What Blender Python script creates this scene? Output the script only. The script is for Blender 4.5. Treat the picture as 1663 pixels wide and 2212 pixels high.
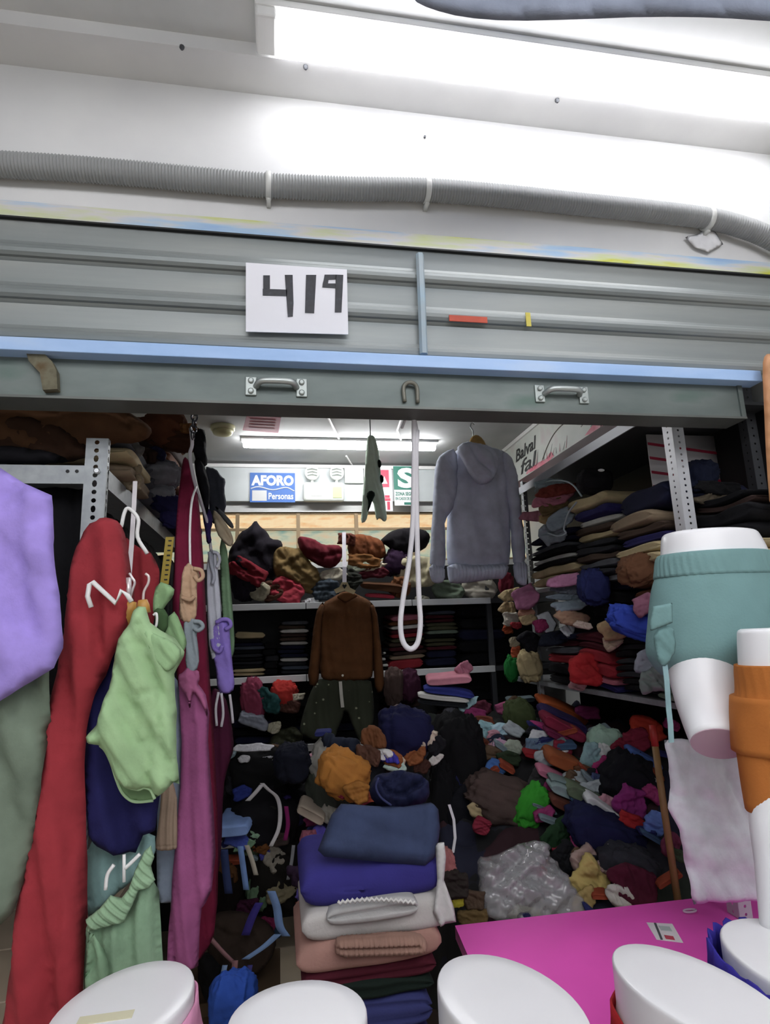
import bpy, bmesh, math, random
import numpy as np
from mathutils import Vector, geometry

for o in list(bpy.data.objects):
    bpy.data.objects.remove(o)
scene = bpy.context.scene
COL = scene.collection

# ------------------------------------------------------------------ camera
FPX, CX, CY = 1300.0, 831.5, 1106.0
_Y = np.array([(600 - CX) / FPX, -(1380 - CY) / FPX, -1.0]); _Y /= np.linalg.norm(_Y)
_Z = np.array([-.0765, 4.374, -1.0]); _Z -= _Y * _Y.dot(_Z); _Z /= np.linalg.norm(_Z)
_X = np.cross(_Y, _Z)
_X, _Z = _X + .0235 * _Z, _Z - .0235 * _X
_X /= np.linalg.norm(_X); _Z /= np.linalg.norm(_Z)
RM = np.array([_X, _Y, _Z])            # camera -> world
CAM = np.array([0.0, 0.0, 1.6])
cam_data = bpy.data.cameras.new('camera')
cam_data.sensor_fit = 'HORIZONTAL'; cam_data.sensor_width = 36.0
cam_data.lens = 36.0 * FPX / 1663.0
cam_data.clip_start = 0.02
cam = bpy.data.objects.new('camera', cam_data); COL.objects.link(cam)
M4 = np.eye(4); M4[:3, :3] = RM; M4[:3, 3] = CAM
from mathutils import Matrix
cam.matrix_world = Matrix(M4.tolist())
scene.camera = cam

# ------------------------------------------------------------------ world and exposure
world = bpy.data.worlds.new('hall_light'); scene.world = world; world.use_nodes = True
world.node_tree.nodes['Background'].inputs[0].default_value = (0.93, 0.96, 1.0, 1)
world.node_tree.nodes['Background'].inputs[1].default_value = 0.4
scene.view_settings.view_transform = 'Standard'
scene.view_settings.look = 'None'
scene.view_settings.gamma = 1.0
scene.view_settings.use_curve_mapping = False
scene.view_settings.exposure = 0.0
LED_HALL, LED_SHOP, LED_FILL = 13.0, 45.0, 15.0

# ------------------------------------------------------------------ pixel -> place helpers
def ray(px, py):
    return RM @ np.array([(px - CX) / FPX, -(py - CY) / FPX, -1.0])
def at(px, py, Y):
    v = ray(px, py); return CAM + v * (Y / v[1])
def atx(px, py, X):
    v = ray(px, py); return CAM + v * (X / v[0])
def atz(px, py, Z):
    v = ray(px, py); return CAM + v * ((Z - CAM[2]) / v[2])
def px_size(P):
    """metres per pixel at P"""
    return abs((RM.T @ (np.asarray(P) - CAM))[2]) / FPX

# ------------------------------------------------------------------ materials
def lin(h):
    if not isinstance(h, str): return h
    h = h.lstrip('#'); r = []
    for i in (0, 2, 4):
        c = int(h[i:i + 2], 16) / 255
        r.append(c / 12.92 if c <= .04045 else ((c + .055) / 1.055) ** 2.4)
    return tuple(r)
MATS = {}
def newmat(name):
    m = bpy.data.materials.new(name); m.use_nodes = True
    nt = m.node_tree; b = nt.nodes['Principled BSDF']
    return m, nt, b
def noise_node(nt, scale, detail=3, coord='Object', rough=.5, stretch=None):
    tc = nt.nodes.new('ShaderNodeTexCoord'); n = nt.nodes.new('ShaderNodeTexNoise')
    n.inputs['Scale'].default_value = scale; n.inputs['Detail'].default_value = detail
    n.inputs['Roughness'].default_value = rough
    if stretch:
        mp = nt.nodes.new('ShaderNodeMapping'); mp.inputs['Scale'].default_value = stretch
        nt.links.new(tc.outputs[coord], mp.inputs[0]); nt.links.new(mp.outputs[0], n.inputs['Vector'])
    else:
        nt.links.new(tc.outputs[coord], n.inputs['Vector'])
    return n
def ramp(nt, src, stops):
    r = nt.nodes.new('ShaderNodeValToRGB')
    while len(r.color_ramp.elements) < len(stops): r.color_ramp.elements.new(.5)
    for e, (p, c) in zip(r.color_ramp.elements, stops):
        e.position = p; e.color = (*lin(c), 1)
    nt.links.new(src, r.inputs[0]); return r
def scalec(c, k): return tuple(min(1, max(0, x * k)) for x in c)
def bumpit(nt, b, scale, strength, dist=.002, detail=2, stretch=None):
    n = noise_node(nt, scale, detail, stretch=stretch)
    bp = nt.nodes.new('ShaderNodeBump'); bp.inputs['Strength'].default_value = strength
    bp.inputs['Distance'].default_value = dist
    nt.links.new(n.outputs[0], bp.inputs['Height']); nt.links.new(bp.outputs[0], b.inputs['Normal'])
def fabric(hexc, var=.14, rough=.88):
    k = ('fab', hexc, var, rough)
    if k in MATS: return MATS[k]
    m, nt, b = newmat('fabric_' + hexc.lstrip('#'))
    c = lin(hexc); g = sum(c) / 3; c = tuple(.9 * x + .1 * g for x in c)
    n = noise_node(nt, 14, 4)
    r = ramp(nt, n.outputs[0], [(.3, scalec(c, 1 - var)), (.7, scalec(c, 1 + var))])
    nt.links.new(r.outputs[0], b.inputs['Base Color'])
    b.inputs['Roughness'].default_value = rough
    b.inputs['Specular IOR Level'].default_value = .22
    bumpit(nt, b, 160, .22, .003, 3)
    MATS[k] = m; return m
def plain(hexc, rough=.5, metal=0.0, var=.06, scale=5, bump=0, bscale=60, spec=.5, name=None):
    k = ('pl', hexc, rough, metal, var, scale, bump)
    if k in MATS: return MATS[k]
    m, nt, b = newmat((name or 'surface_') + hexc.lstrip('#'))
    c = lin(hexc)
    n = noise_node(nt, scale, 4)
    r = ramp(nt, n.outputs[0], [(.3, scalec(c, 1 - var)), (.7, scalec(c, 1 + var))])
    nt.links.new(r.outputs[0], b.inputs['Base Color'])
    b.inputs['Roughness'].default_value = rough; b.inputs['Metallic'].default_value = metal
    b.inputs['Specular IOR Level'].default_value = spec
    if bump: bumpit(nt, b, bscale, bump)
    MATS[k] = m; return m
def emit(hexc, s, name='lit'):
    k = ('em', hexc, s)
    if k in MATS: return MATS[k]
    m, nt, b = newmat(name)
    b.inputs['Base Color'].default_value = (*lin(hexc), 1)
    b.inputs['Emission Color'].default_value = (*lin(hexc), 1)
    b.inputs['Emission Strength'].default_value = s
    MATS[k] = m; return m
def mottled(name, stops, scale, rough=.6, metal=0.0, stretch=None, bump=.2, bscale=60, coord='Object', detail=5):
    m, nt, b = newmat(name)
    n = noise_node(nt, scale, detail, stretch=stretch, coord=coord)
    r = ramp(nt, n.outputs[0], stops)
    nt.links.new(r.outputs[0], b.inputs['Base Color'])
    b.inputs['Roughness'].default_value = rough; b.inputs['Metallic'].default_value = metal
    if bump: bumpit(nt, b, bscale, bump, .001)
    return m

# ------------------------------------------------------------------ object helpers
def tag(o, label=None, cat=None, group=None, kind=None):
    if label: o['label'] = label
    if cat: o['category'] = cat
    if group: o['group'] = group
    if kind: o['kind'] = kind
    return o
def wloc(o):
    p = np.array(o.location)
    while o.parent is not None:
        o = o.parent; p = p + np.array(o.location)
    return p
def mk(name, V, F, mat, parent=None, smooth=True, label=None, cat=None, group=None, kind=None):
    V = np.asarray(V, float)
    lo, hi = V.min(0), V.max(0)
    org = np.array([(lo[0] + hi[0]) / 2, (lo[1] + hi[1]) / 2, lo[2]])
    me = bpy.data.meshes.new(name)
    me.from_pydata((V - org).tolist(), [], [tuple(map(int, f)) for f in F])
    if smooth:
        me.polygons.foreach_set('use_smooth', [True] * len(me.polygons))
    me.materials.append(mat); me.update()
    o = bpy.data.objects.new(name, me); COL.objects.link(o)
    if parent is not None:
        o.parent = parent; o.location = org - wloc(parent)
    else:
        o.location = org
    return tag(o, label, cat, group, kind)
def thing(name, loc, label, cat, group=None, kind=None):
    o = bpy.data.objects.new(name, None); COL.objects.link(o)
    o.empty_display_size = .05; o.location = tuple(loc)
    return tag(o, label, cat, group, kind)

class MB:
    """collects shapes of ONE piece"""
    def __init__(s): s.V = []; s.F = []
    def add(s, V, F):
        n = len(s.V); s.V += [tuple(v) for v in V]; s.F += [tuple(i + n for i in f) for f in F]; return s
    def box(s, x0, x1, y0, y1, z0, z1, bev=0.0):
        if bev <= 0:
            V = [(x, y, z) for x in (x0, x1) for y in (y0, y1) for z in (z0, z1)]
            F = [(0, 1, 3, 2), (4, 6, 7, 5), (0, 4, 5, 1), (2, 3, 7, 6), (0, 2, 6, 4), (1, 5, 7, 3)]
            return s.add(V, F)
        bm = bmesh.new(); bmesh.ops.create_cube(bm, size=1)
        for v in bm.verts:
            v.co = ((x0 + x1) / 2 + v.co.x * (x1 - x0), (y0 + y1) / 2 + v.co.y * (y1 - y0), (z0 + z1) / 2 + v.co.z * (z1 - z0))
        bmesh.ops.bevel(bm, geom=bm.edges[:], offset=bev, segments=2, affect='EDGES', profile=.5)
        bm.verts.ensure_lookup_table()
        V = [v.co[:] for v in bm.verts]; F = [[v.index for v in f.verts] for f in bm.faces]; bm.free()
        return s.add(V, F)
    def tube(s, pts, r, n=8, caps=True):
        pts = [np.asarray(p, float) for p in pts]; rs = r if hasattr(r, '__len__') else [r] * len(pts)
        V = []; up = None
        for i, p in enumerate(pts):
            t = pts[min(i + 1, len(pts) - 1)] - pts[max(i - 1, 0)]; t /= (np.linalg.norm(t) + 1e-9)
            if up is None:
                up = np.array([0, 0, 1.0]) if abs(t[2]) < .9 else np.array([0, 1.0, 0])
            a = np.cross(t, up); a /= (np.linalg.norm(a) + 1e-9); b = np.cross(a, t); up = b
            for k in range(n):
                th = 2 * math.pi * k / n
                V.append(p + rs[i] * (math.cos(th) * a + math.sin(th) * b))
        F = [(i * n + k, i * n + (k + 1) % n, (i + 1) * n + (k + 1) % n, (i + 1) * n + k)
             for i in range(len(pts) - 1) for k in range(n)]
        if caps:
            F += [tuple(range(n))[::-1], tuple((len(pts) - 1) * n + k for k in range(n))]
        return s.add(V, F)
    def ribbon(s, pts, wdir, w, t=.0015):
        """flat strap along pts; wdir: width direction; has thickness"""
        pts = [np.asarray(p, float) for p in pts]; wd = np.asarray(wdir, float); wd /= np.linalg.norm(wd)
        V = []
        for i, p in enumerate(pts):
            tg = pts[min(i + 1, len(pts) - 1)] - pts[max(i - 1, 0)]; tg /= (np.linalg.norm(tg) + 1e-9)
            nn = np.cross(tg, wd); nn /= (np.linalg.norm(nn) + 1e-9)
            V += [p - wd * w / 2 - nn * t, p + wd * w / 2 - nn * t, p + wd * w / 2 + nn * t, p - wd * w / 2 + nn * t]
        F = []
        for i in range(len(pts) - 1):
            for k in range(4):
                F.append((i * 4 + k, i * 4 + (k + 1) % 4, (i + 1) * 4 + (k + 1) % 4, (i + 1) * 4 + k))
        e = (len(pts) - 1) * 4
        F += [(3, 2, 1, 0), (e, e + 1, e + 2, e + 3)]
        return s.add(V, F)
    def prism(s, poly, P, U, W, N, t):
        """polygon (u,w) in plane P,U,W pushed by t along N"""
        poly = list(poly); n = len(poly)
        V = [P + U * a + W * b for a, b in poly] + [P + U * a + W * b + N * t for a, b in poly]
        F = [tuple(range(n))[::-1], tuple(range(n, 2 * n))] + [(i, (i + 1) % n, n + (i + 1) % n, n + i) for i in range(n)]
        return s.add(V, F)
    def lathe(s, prof, c, n=24, axis='z', sx=1, sy=1):
        V = []; c = np.asarray(c, float)
        for r, h in prof:
            for k in range(n):
                th = 2 * math.pi * k / n; a, b = r * math.cos(th) * sx, r * math.sin(th) * sy
                V.append(c + (np.array([a, b, h]) if axis == 'z' else np.array([a, h, b])))
        m = len(prof)
        F = [(i * n + k, i * n + (k + 1) % n, (i + 1) * n + (k + 1) % n, (i + 1) * n + k) for i in range(m - 1) for k in range(n)]
        F += [tuple(range(n))[::-1], tuple((m - 1) * n + k for k in range(n))]
        return s.add(V, F)
    def build(s, name, mat, parent=None, smooth=False, **k):
        return mk(name, s.V, s.F, mat, parent, smooth, **k)
def spline(pts, n=8):
    """Catmull-Rom through pts"""
    P = [np.asarray(p, float) for p in pts]
    if len(P) < 3: 
        return [P[0] + (P[-1] - P[0]) * i / n for i in range(n + 1)]
    Q = [2 * P[0] - P[1]] + P + [2 * P[-1] - P[-2]]; out = []
    for i in range(1, len(Q) - 2):
        a, b, c, d = Q[i - 1], Q[i], Q[i + 1], Q[i + 2]
        for k in range(n):
            t = k / n
            out.append(.5 * ((2 * b) + (c - a) * t + (2 * a - 5 * b + 4 * c - d) * t * t + (3 * b - a - 3 * c + d) * t ** 3))
    out.append(P[-1]); return out

# ------------------------------------------------------------------ cloth shapes
def waves(P, freq, seed, n=5, ridged=False):
    """smooth pseudo noise on (N,k) points, about -1..1"""
    rng = np.random.RandomState(seed); k = P.shape[1]
    W = rng.randn(n, k); W /= np.linalg.norm(W, axis=1)[:, None]
    W *= freq * rng.uniform(.6, 1.5, (n, 1)); ph = rng.uniform(0, 6.28, n)
    warp = np.sin(P @ (rng.randn(k) * freq * .35) + 1.3) * 1.1
    v = np.sin(P @ W.T + ph + warp[:, None] * rng.uniform(.3, 1, n))
    if ridged:
        v = 1 - 2 * np.abs(v)
    return v.mean(1) * 1.6
def creasy(P, freq, seed, n=4):
    """network of sharp creases, about -1..1"""
    rng = np.random.RandomState(seed); k = P.shape[1]; out = []
    for g in range(2):
        best = np.zeros(len(P))
        for i in range(n):
            W = rng.randn(k); W *= freq * rng.uniform(.6, 1.4) / np.linalg.norm(W)
            wp = 1.2 * np.sin(P @ (rng.randn(k) * freq * .45) + rng.uniform(0, 6)) + .6 * np.sin(P @ (rng.randn(k) * freq * .9) + rng.uniform(0, 6))
            mask = .55 + .45 * np.sin(P @ (rng.randn(k) * freq * .5) + rng.uniform(0, 6))
            best = np.maximum(best, mask * (1 - np.abs(np.sin(P @ W + rng.uniform(0, 6) + wp))) ** 1.8)
        out.append(best)
    return (out[0] - .8 * out[1]) * 1.1
def sstep(x): x = np.clip(x, 0, 1); return x * x * (3 - 2 * x)

def chaikin(P, n=1):
    P = np.asarray(P, float)
    for _ in range(n):
        Q = np.roll(P, -1, 0); P = np.stack([.75 * P + .25 * Q, .25 * P + .75 * Q], 1).reshape(-1, 2)
    return P
def resample(P, s):
    out = []
    for a, b in zip(P, np.roll(P, -1, 0)):
        L = np.linalg.norm(b - a); k = max(1, int(round(L / s)))
        for i in range(k): out.append(a + (b - a) * i / k)
    return np.array(out)
def seg_dist(Q, A, B):
    d = B - A; L = (d ** 2).sum() + 1e-12
    t = np.clip(((Q - A) @ d) / L, 0, 1)
    return np.linalg.norm(Q - (A + t[:, None] * d), axis=1)
def poly_dist(Q, P, closed=True):
    D = np.full(len(Q), 1e9)
    n = len(P)
    for i in range(n if closed else n - 1):
        D = np.minimum(D, seg_dist(Q, P[i], P[(i + 1) % n]))
    return D
def inside(Q, P):
    r = np.zeros(len(Q), bool)
    for a, b in zip(P, np.roll(P, -1, 0)):
        c = ((a[1] > Q[:, 1]) != (b[1] > Q[:, 1])) & (Q[:, 0] < (b[0] - a[0]) * (Q[:, 1] - a[1]) / (b[1] - a[1] + 1e-15) + a[0])
        r ^= c
    return r
def frame(P0, yaw=0.0, tilt=0.0):
    U = np.array([math.cos(yaw), math.sin(yaw), 0]); V = np.array([0, 0, 1.0]); N = np.cross(U, V)
    c, s_ = math.cos(tilt), math.sin(tilt)
    V2 = V * c - N * s_; N2 = N * c + V * s_          # positive tilt: face turns upwards
    return np.asarray(P0, float), U, V2, N2
def px_to_frame(pts, fr):
    O, U, V, N = fr; out = []
    for p in pts:
        d = ray(*p); t = ((O - CAM) @ N) / (d @ N); q = CAM + t * d - O
        out.append((q @ U, q @ V))
    return np.array(out)
def pillow_mesh(poly, fr, T, seed=0, res=26, folds=(), creases=(), crump=0.0, cfreq=0, rim=None, back=.6, rnd=1, fk=2.0):
    """soft two-sided body with the outline poly (metres in fr), thickness T"""
    O, U, V, N = fr
    P = chaikin(poly, rnd) if rnd else np.asarray(poly, float)
    ext = P.max(0) - P.min(0); s = max(ext) / res
    if folds: s = max(min(s, min(f_[1] for f_ in folds) / 7), math.sqrt(ext[0] * ext[1] / 5200))
    B = resample(P, s)
    if ((np.roll(B, -1, 0)[:, 0] - B[:, 0]) * (np.roll(B, -1, 0)[:, 1] + B[:, 1])).sum() > 0: B = B[::-1]
    xs = np.arange(P[:, 0].min(), P[:, 0].max(), s); ys = np.arange(P[:, 1].min(), P[:, 1].max(), s * .87)
    G = np.array([(x + (s / 2 if j % 2 else 0), y) for j, y in enumerate(ys) for x in xs])
    G = G[inside(G, B)]
    if len(G): G = G[poly_dist(G, B) > .55 * s]
    nb = len(B)
    A = np.vstack([B, G]) if len(G) else B
    vs, es, fs, *_ = geometry.delaunay_2d_cdt([Vector(p) for p in A], [(i, (i + 1) % nb) for i in range(nb)], [], 1, 1e-7)
    Q = np.array([v[:] for v in vs]); D = poly_dist(Q, B)
    R = rim or max(min(.35 * min(ext), 2.0 * T), 1e-4)
    q = np.clip(D / R, 0, 1); dome = np.sqrt(np.clip(1 - (1 - q) ** 2, 0, 1))
    h = T * dome; off = np.zeros(len(Q))
    rng = np.random.RandomState(seed + 11)
    for (ang, wl, amp) in folds:
        a = math.radians(ang); c = Q @ np.array([math.cos(a), math.sin(a)])
        w = waves(Q, 2.6 / max(ext), rng.randint(9999)) * 2.0
        x = c * 2 * math.pi / wl + w; env = .65 + .35 * waves(Q, 3.5 / max(ext), rng.randint(9999))
        g1 = 2 * np.abs(np.sin(x / 2)) ** .75 - 1; g2 = 2 * np.abs(np.sin(1.15 * x + .8 + w)) ** .75 - 1
        off = off + fk * amp * (g1 * .65 + g2 * .35) * env
    if crump:
        f = cfreq or 9 / max(ext)
        ca = rng.uniform(0, 3.14); Qa = np.stack([Q @ [math.cos(ca), math.sin(ca)], .4 * (Q @ [-math.sin(ca), math.cos(ca)])], 1)
        off = off + crump * (creasy(Qa, f * 1.2, seed + 3) + .5 * creasy(Qa, f * 2.4, seed + 5))
    for pts, wd, dp in creases:
        d = poly_dist(Q, np.asarray(pts, float), False)
        h = h - dp * np.exp(-(d / wd) ** 2)
    onb = D < s * .08
    h = np.where(onb, 0, h) + off
    hb = -T * back * dome + off
    front = O + Q[:, :1] * U + Q[:, 1:] * V + h[:, None] * N
    n = len(Q); idx = np.arange(n); bk = idx.copy(); sel = np.where(~onb)[0]; bk[sel] = n + np.arange(len(sel))
    rear = (O + Q[:, :1] * U + Q[:, 1:] * V + hb[:, None] * N)[sel]
    F = [tuple(f) for f in fs] + [tuple(int(bk[i]) for i in f[::-1]) for f in fs]
    return np.vstack([front, rear]), F
def pxl(pts, fr): return px_to_frame(pts, fr)
def cloth(name, pts, Y, col, T=.02, yaw=0, tilt=0, parent=None, creases=(), mat=None, label=None, cat=None, group=None, kt=.6, **k):
    """garment with a traced outline standing at its own distance Y"""
    c = np.mean(np.array(pts, float), 0)
    fr = frame(at(c[0], c[1], Y), math.radians(yaw), math.radians(tilt))
    poly = px_to_frame(pts, fr); m = px_size(fr[0])
    cr = [(px_to_frame(p, fr), w * m, d) for p, w, d in creases]
    V, F = pillow_mesh(poly, fr, T * kt, creases=cr, **k)
    return mk(name, V, F, mat or fabric(col), parent, True, label, cat, group)

def crumple_mesh(c, ax, rad, seed, amp=.22, freq=2.6, n=(60, 38), flat=.0):
    """crumpled bundle: centre c, axes ax (3x3 rows), radii"""
    a = np.linspace(0, 2 * math.pi, n[0], endpoint=False); b = np.linspace(-math.pi / 2, math.pi / 2, n[1])
    B_, A_ = np.meshgrid(b[1:-1], a, indexing='ij')
    D = np.stack([np.cos(B_) * np.cos(A_), np.cos(B_) * np.sin(A_), np.sin(B_)], -1).reshape(-1, 3)
    D = np.vstack([D, [[0, 0, -1], [0, 0, 1]]])
    S = np.sign(D) * np.abs(D) ** .8
    r = 1 + amp * (1.0 * creasy(D * [1, 1, .5], freq * 1.5, seed) + .6 * creasy(D * [1, 1, .6], freq * 3.2, seed + 1) + .7 * waves(D, freq * .8, seed + 2))
    L = S * r[:, None] * np.array(rad)
    if flat: L[:, 2] = np.maximum(L[:, 2], -rad[2] * flat)
    V = np.asarray(c) + L @ np.array(ax)
    m, k = n[1] - 2, n[0]
    F = [(i * k + j, i * k + (j + 1) % k, (i + 1) * k + (j + 1) % k, (i + 1) * k + j) for i in range(m - 1) for j in range(k)]
    F += [(m * k, (j + 1) % k, j) for j in range(k)] + [(m * k + 1, (m - 1) * k + j, (m - 1) * k + (j + 1) % k) for j in range(k)]
    return V, F
def slab_mesh(c, ax, w, d, t, seed, notch=1, wav=.0, wseed=None, nx=16, nr=36, soft=4.0, wfreq=1.0):
    """folded garment: w along ax0, d along ax1 (front edge at -d/2), t along ax2, centre c"""
    rng = np.random.RandomState(seed)
    x = np.linspace(-1, 1, nx); th = np.linspace(0, 2 * math.pi, nr, endpoint=False)
    ex = np.clip(1 - np.abs(x) ** 7, 0, 1) ** .35; ex[0] = ex[-1] = .28
    cyv = np.sign(np.cos(th)) * np.abs(np.cos(th)) ** (2 / (soft + 4)); sz = np.sign(np.sin(th)) * np.abs(np.sin(th)) ** (2 / soft)
    Xg = np.repeat(x, nr); ng = len(Xg)
    CYg = np.tile(cyv, nx); SZ = np.tile(sz, nx); E = np.repeat(ex, nr)
    lx = Xg * w / 2; ly = CYg * d / 2 * (.94 + .06 * E); lz = SZ * t / 2 * E
    for k in range(notch):
        z0 = (k + 1) / (notch + 1) * 2 - 1 + rng.uniform(-.12, .12)
        g = np.exp(-((SZ - z0) / .16) ** 2)
        ly += np.where(CYg < 0, 1, 0) * g * min(t * .35, .012) * np.clip(-CYg, 0, 1) ** 6
        lx -= np.sign(Xg) * (np.abs(Xg) > .8) * g * min(t * .35, .01)
    ly += rng.uniform(-.3, .3) * .02 + .006 * waves(np.stack([lx, lz], 1), 30, seed + 4)
    Pw = np.stack([lx, ly], 1)
    lz = lz + wav * waves(Pw, 9 * wfreq, wseed if wseed is not None else seed) + .12 * t * waves(Pw, 22 * wfreq, seed + 7) * (SZ > 0)
    V = np.asarray(c) + np.stack([lx, ly, lz], 1) @ np.array(ax)
    F = [(i * nr + k, (i + 1) * nr + k, (i + 1) * nr + (k + 1) % nr, i * nr + (k + 1) % nr) for i in range(nx - 1) for k in range(nr)]
    F += [tuple(range(nr)), tuple((nx - 1) * nr + k for k in range(nr))[::-1]]
    return V, F
AXF = np.eye(3)                                            # front edge towards -Y
AXR = np.array([[0, -1, 0], [1, 0, 0], [0, 0, 1.0]])       # front edge towards -X (right shelf)
AXL = np.array([[0, 1, 0], [-1, 0, 0], [0, 0, 1.0]])       # front edge towards +X (left shelf)
ORD = ['top', 'second', 'third', 'fourth', 'fifth', 'sixth', 'seventh', 'eighth', 'ninth', 'tenth', 'eleventh', 'twelfth', 'thirteenth', 'fourteenth']

# ================================================================== THE SETTING
rnd = random.Random(5)
X3, Y3, Z3 = np.eye(3)
WALL = mottled('painted_wall', [(.35, '#d3d3d3'), (.65, '#dededd')], 3, .75, bump=.15, bscale=25)
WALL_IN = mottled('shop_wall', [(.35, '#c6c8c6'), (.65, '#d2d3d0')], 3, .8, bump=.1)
CEIL = mottled('painted_ceiling', [(.35, '#c9cbca'), (.65, '#d6d7d6')], 4, .8, bump=.1)
FLOOR = mottled('beige_floor', [(.3, '#a89a84'), (.7, '#b9ac97')], 4, .5, bump=.1)
STEEL = mottled('grey_steel', [(.3, '#93989b'), (.7, '#a6abad')], 30, .45, .35, bump=.1)
DARKSTEEL = plain('#4a4c50', .5, .3)
WHITE = plain('#e6e6e4', .45)
WHITEMETAL = plain('#d9dbdc', .4)
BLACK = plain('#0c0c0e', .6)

def bx(name, a, mat, parent=None, bev=0.0, **k):
    return MB().box(*a, bev=bev).build(name, mat, parent, **k)
S = dict(kind='structure')
fl = bx('floor', (-3, 3.6, -3, 4.12, -.06, 0), FLOOR, label='beige floor of the market hall and stall', **S)
wf = bx('wall_front', (-3, 3.6, 1.603, 1.70, 2.745, 3.30), WALL, label='white wall above the stall shutter', **S)
bx('wall_front_left', (-3, -1.08, 1.603, 1.70, 0, 2.745), WALL, label='white pier left of the stall opening', **S)
bx('wall_front_right', (1.80, 3.6, 1.603, 1.70, 0, 2.745), WALL, label='white pier right of the stall opening', **S)
bx('ceiling_hall', (-3, 3.6, -3, 1.70, 3.30, 3.36), CEIL, label='pale ceiling of the market hall', **S)
bx('trim_1', (-3, 3.6, 1.475, 1.603, 3.255, 3.30), WALL, label='plaster ledge between wall and hall ceiling', **S)
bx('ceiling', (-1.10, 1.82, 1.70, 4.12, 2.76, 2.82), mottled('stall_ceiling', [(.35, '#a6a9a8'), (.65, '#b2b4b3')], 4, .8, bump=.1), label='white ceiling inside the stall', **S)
bx('wall_left', (-1.08, -1.02, 1.70, 4.12, 0, 2.76), WALL_IN, label='left wall inside the stall', **S)
bx('wall_right', (1.76, 1.82, 1.70, 4.12, 0, 2.76), WALL_IN, label='right wall inside the stall', **S)
WZ0, WZ1 = 2.09, 2.43
wb = thing('wall_back', (.3, 4.0, 0), 'back wall of the stall around the strip window', None, kind='structure')
bx('lower_wall', (-1.02, 1.76, 4.0, 4.1, 0, WZ0), WALL_IN, wb)
bx('upper_wall', (-1.02, 1.76, 4.0, 4.1, WZ1, 2.76), WALL_IN, wb)
# strip window of small panes
win = thing('window_1', (.3, 4.03, WZ0), 'strip window of warm lit glass panes at the back', None, kind='structure')
FR = plain('#8f7a5c', .6)
def panemat(name, stops, s):
    m, nt, b = newmat(name)
    n = noise_node(nt, 7, 4, stretch=(1, 1, 3)); r = ramp(nt, n.outputs[0], stops)
    b.inputs['Base Color'].default_value = (.08, .07, .06, 1); nt.links.new(r.outputs[0], b.inputs['Emission Color'])
    b.inputs['Emission Strength'].default_value = s; b.inputs['Roughness'].default_value = .15
    return m
PW = panemat('lit_glass_warm', [(.3, '#e8a864'), (.5, '#f6dcae'), (.7, '#f3c790')], .9)
PT = panemat('lit_glass_teal', [(.3, '#6fa8a4'), (.5, '#cfd2b4'), (.7, '#e8c49a')], .7)
xs = [-1.02, -.62, -.262, .136, .53, .93, 1.30, 1.76]
zs = [WZ0, 2.315, WZ1]
for r in range(2):
    for i in range(len(xs) - 1):
        p = MB().box(xs[i] + .012, xs[i + 1] - .012, 4.035, 4.043, zs[r] + .008, zs[r + 1] - .008).build('pane', PT if r == 0 else PW, win)
for z in (WZ0 + .006, 2.315, WZ1 - .006): bx('frame_rail', (-1.02, 1.76, 4.015, 4.05, z - .008, z + .008), FR, win)
for x in xs[1:-1]: bx('frame_bar', (x - .012, x + .012, 4.012, 4.052, WZ0, WZ1), FR, win)
# striped dividing cloth at the right, tile ledge at the left
PW2 = MB().box(-1.02, -.62, 1.75, 3.4, .0, .62).build('trim_2', FLOOR, None, label='beige tiled ledge along the left wall', **S)
for i in range(5):
    bx('tile', (-1.0 + .0, -.64, 1.76 + i * .33, 2.08 + i * .33, .62, .632), plain('#b8a892', .4), PW2, bev=.003)
st = mk('striped_sheet', *MB().box(1.44, 1.755, 2.06, 2.066, 1.84, 2.34).__dict__.values(), plain('#d8d2d2', .7), label='white sheet with red stripes behind the right post', cat='sheet')
for k in range(8):
    z = 1.86 + k * .058
    MB().prism([(0, 0), (.315, -.036), (.315, -.025), (0, .011)], np.array([1.44, 2.0595, z + .03]), X3, Z3, -Y3, .0012).build('stripe', plain('#a8203f', .7), st)

# ---------------------------------------------------------------- shutter above the opening
SHUT = mottled('shutter_paint', [(.25, '#71797a'), (.5, '#8b908f'), (.75, '#a0a29d')], 2.2, .42, .25, stretch=(.35, 1, 5), bump=.12, bscale=40)
shut = thing('roller_shutter', (.3, 1.6, 2.215), 'grey metal roller shutter pulled up above the stall opening', 'shutter')
Hs = .1235; XL, XR = -1.06, 1.72
prof = [(0, 1), (0, .50), (-.003, .42), (-.010, .36), (-.0125, .28), (-.010, .20), (-.003, .14), (.004, .12), (.012, .04), (.016, .0)]
for i in range(3):
    z0 = 2.372 + i * Hs
    pts = [(1.590 + y, z0 + q * Hs) for y, q in prof] + [(1.590 + y + .003, z0 + q * Hs) for y, q in prof[::-1]]
    n = len(pts); V = [(XL, y, z) for y, z in pts] + [(XR, y, z) for y, z in pts]
    F = [(k, (k + 1) % n, n + (k + 1) % n, n + k) for k in range(n)] + [tuple(range(n))[::-1], tuple(range(n, 2 * n))]
    o = mk('slat', V, F, SHUT, shut, False)
BLUE = mottled('chipped_blue_paint', [(.28, '#8fb2e0'), (.6, '#a5c3ec'), (.78, '#b6ccea')], 6, .5, stretch=(.5, 1, 2), bump=.5, bscale=35)
MB().box(XL, 1.50, 1.535, 1.588, 2.336, 2.372, bev=.002).build('blue_rail', BLUE, shut, label='light blue painted rail under the slats')
dv0, dv1 = at(907, 548, 1.57), at(915, 765, 1.57)
MB().tube([dv0 + [0, .004, 0], at(911, 655, 1.565), dv1], .012, 6).build('divider', mottled('blue_grey_bar', [(.3, '#8fa6b4'), (.7, '#9a9fa0')], 8, .5), shut)
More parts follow.
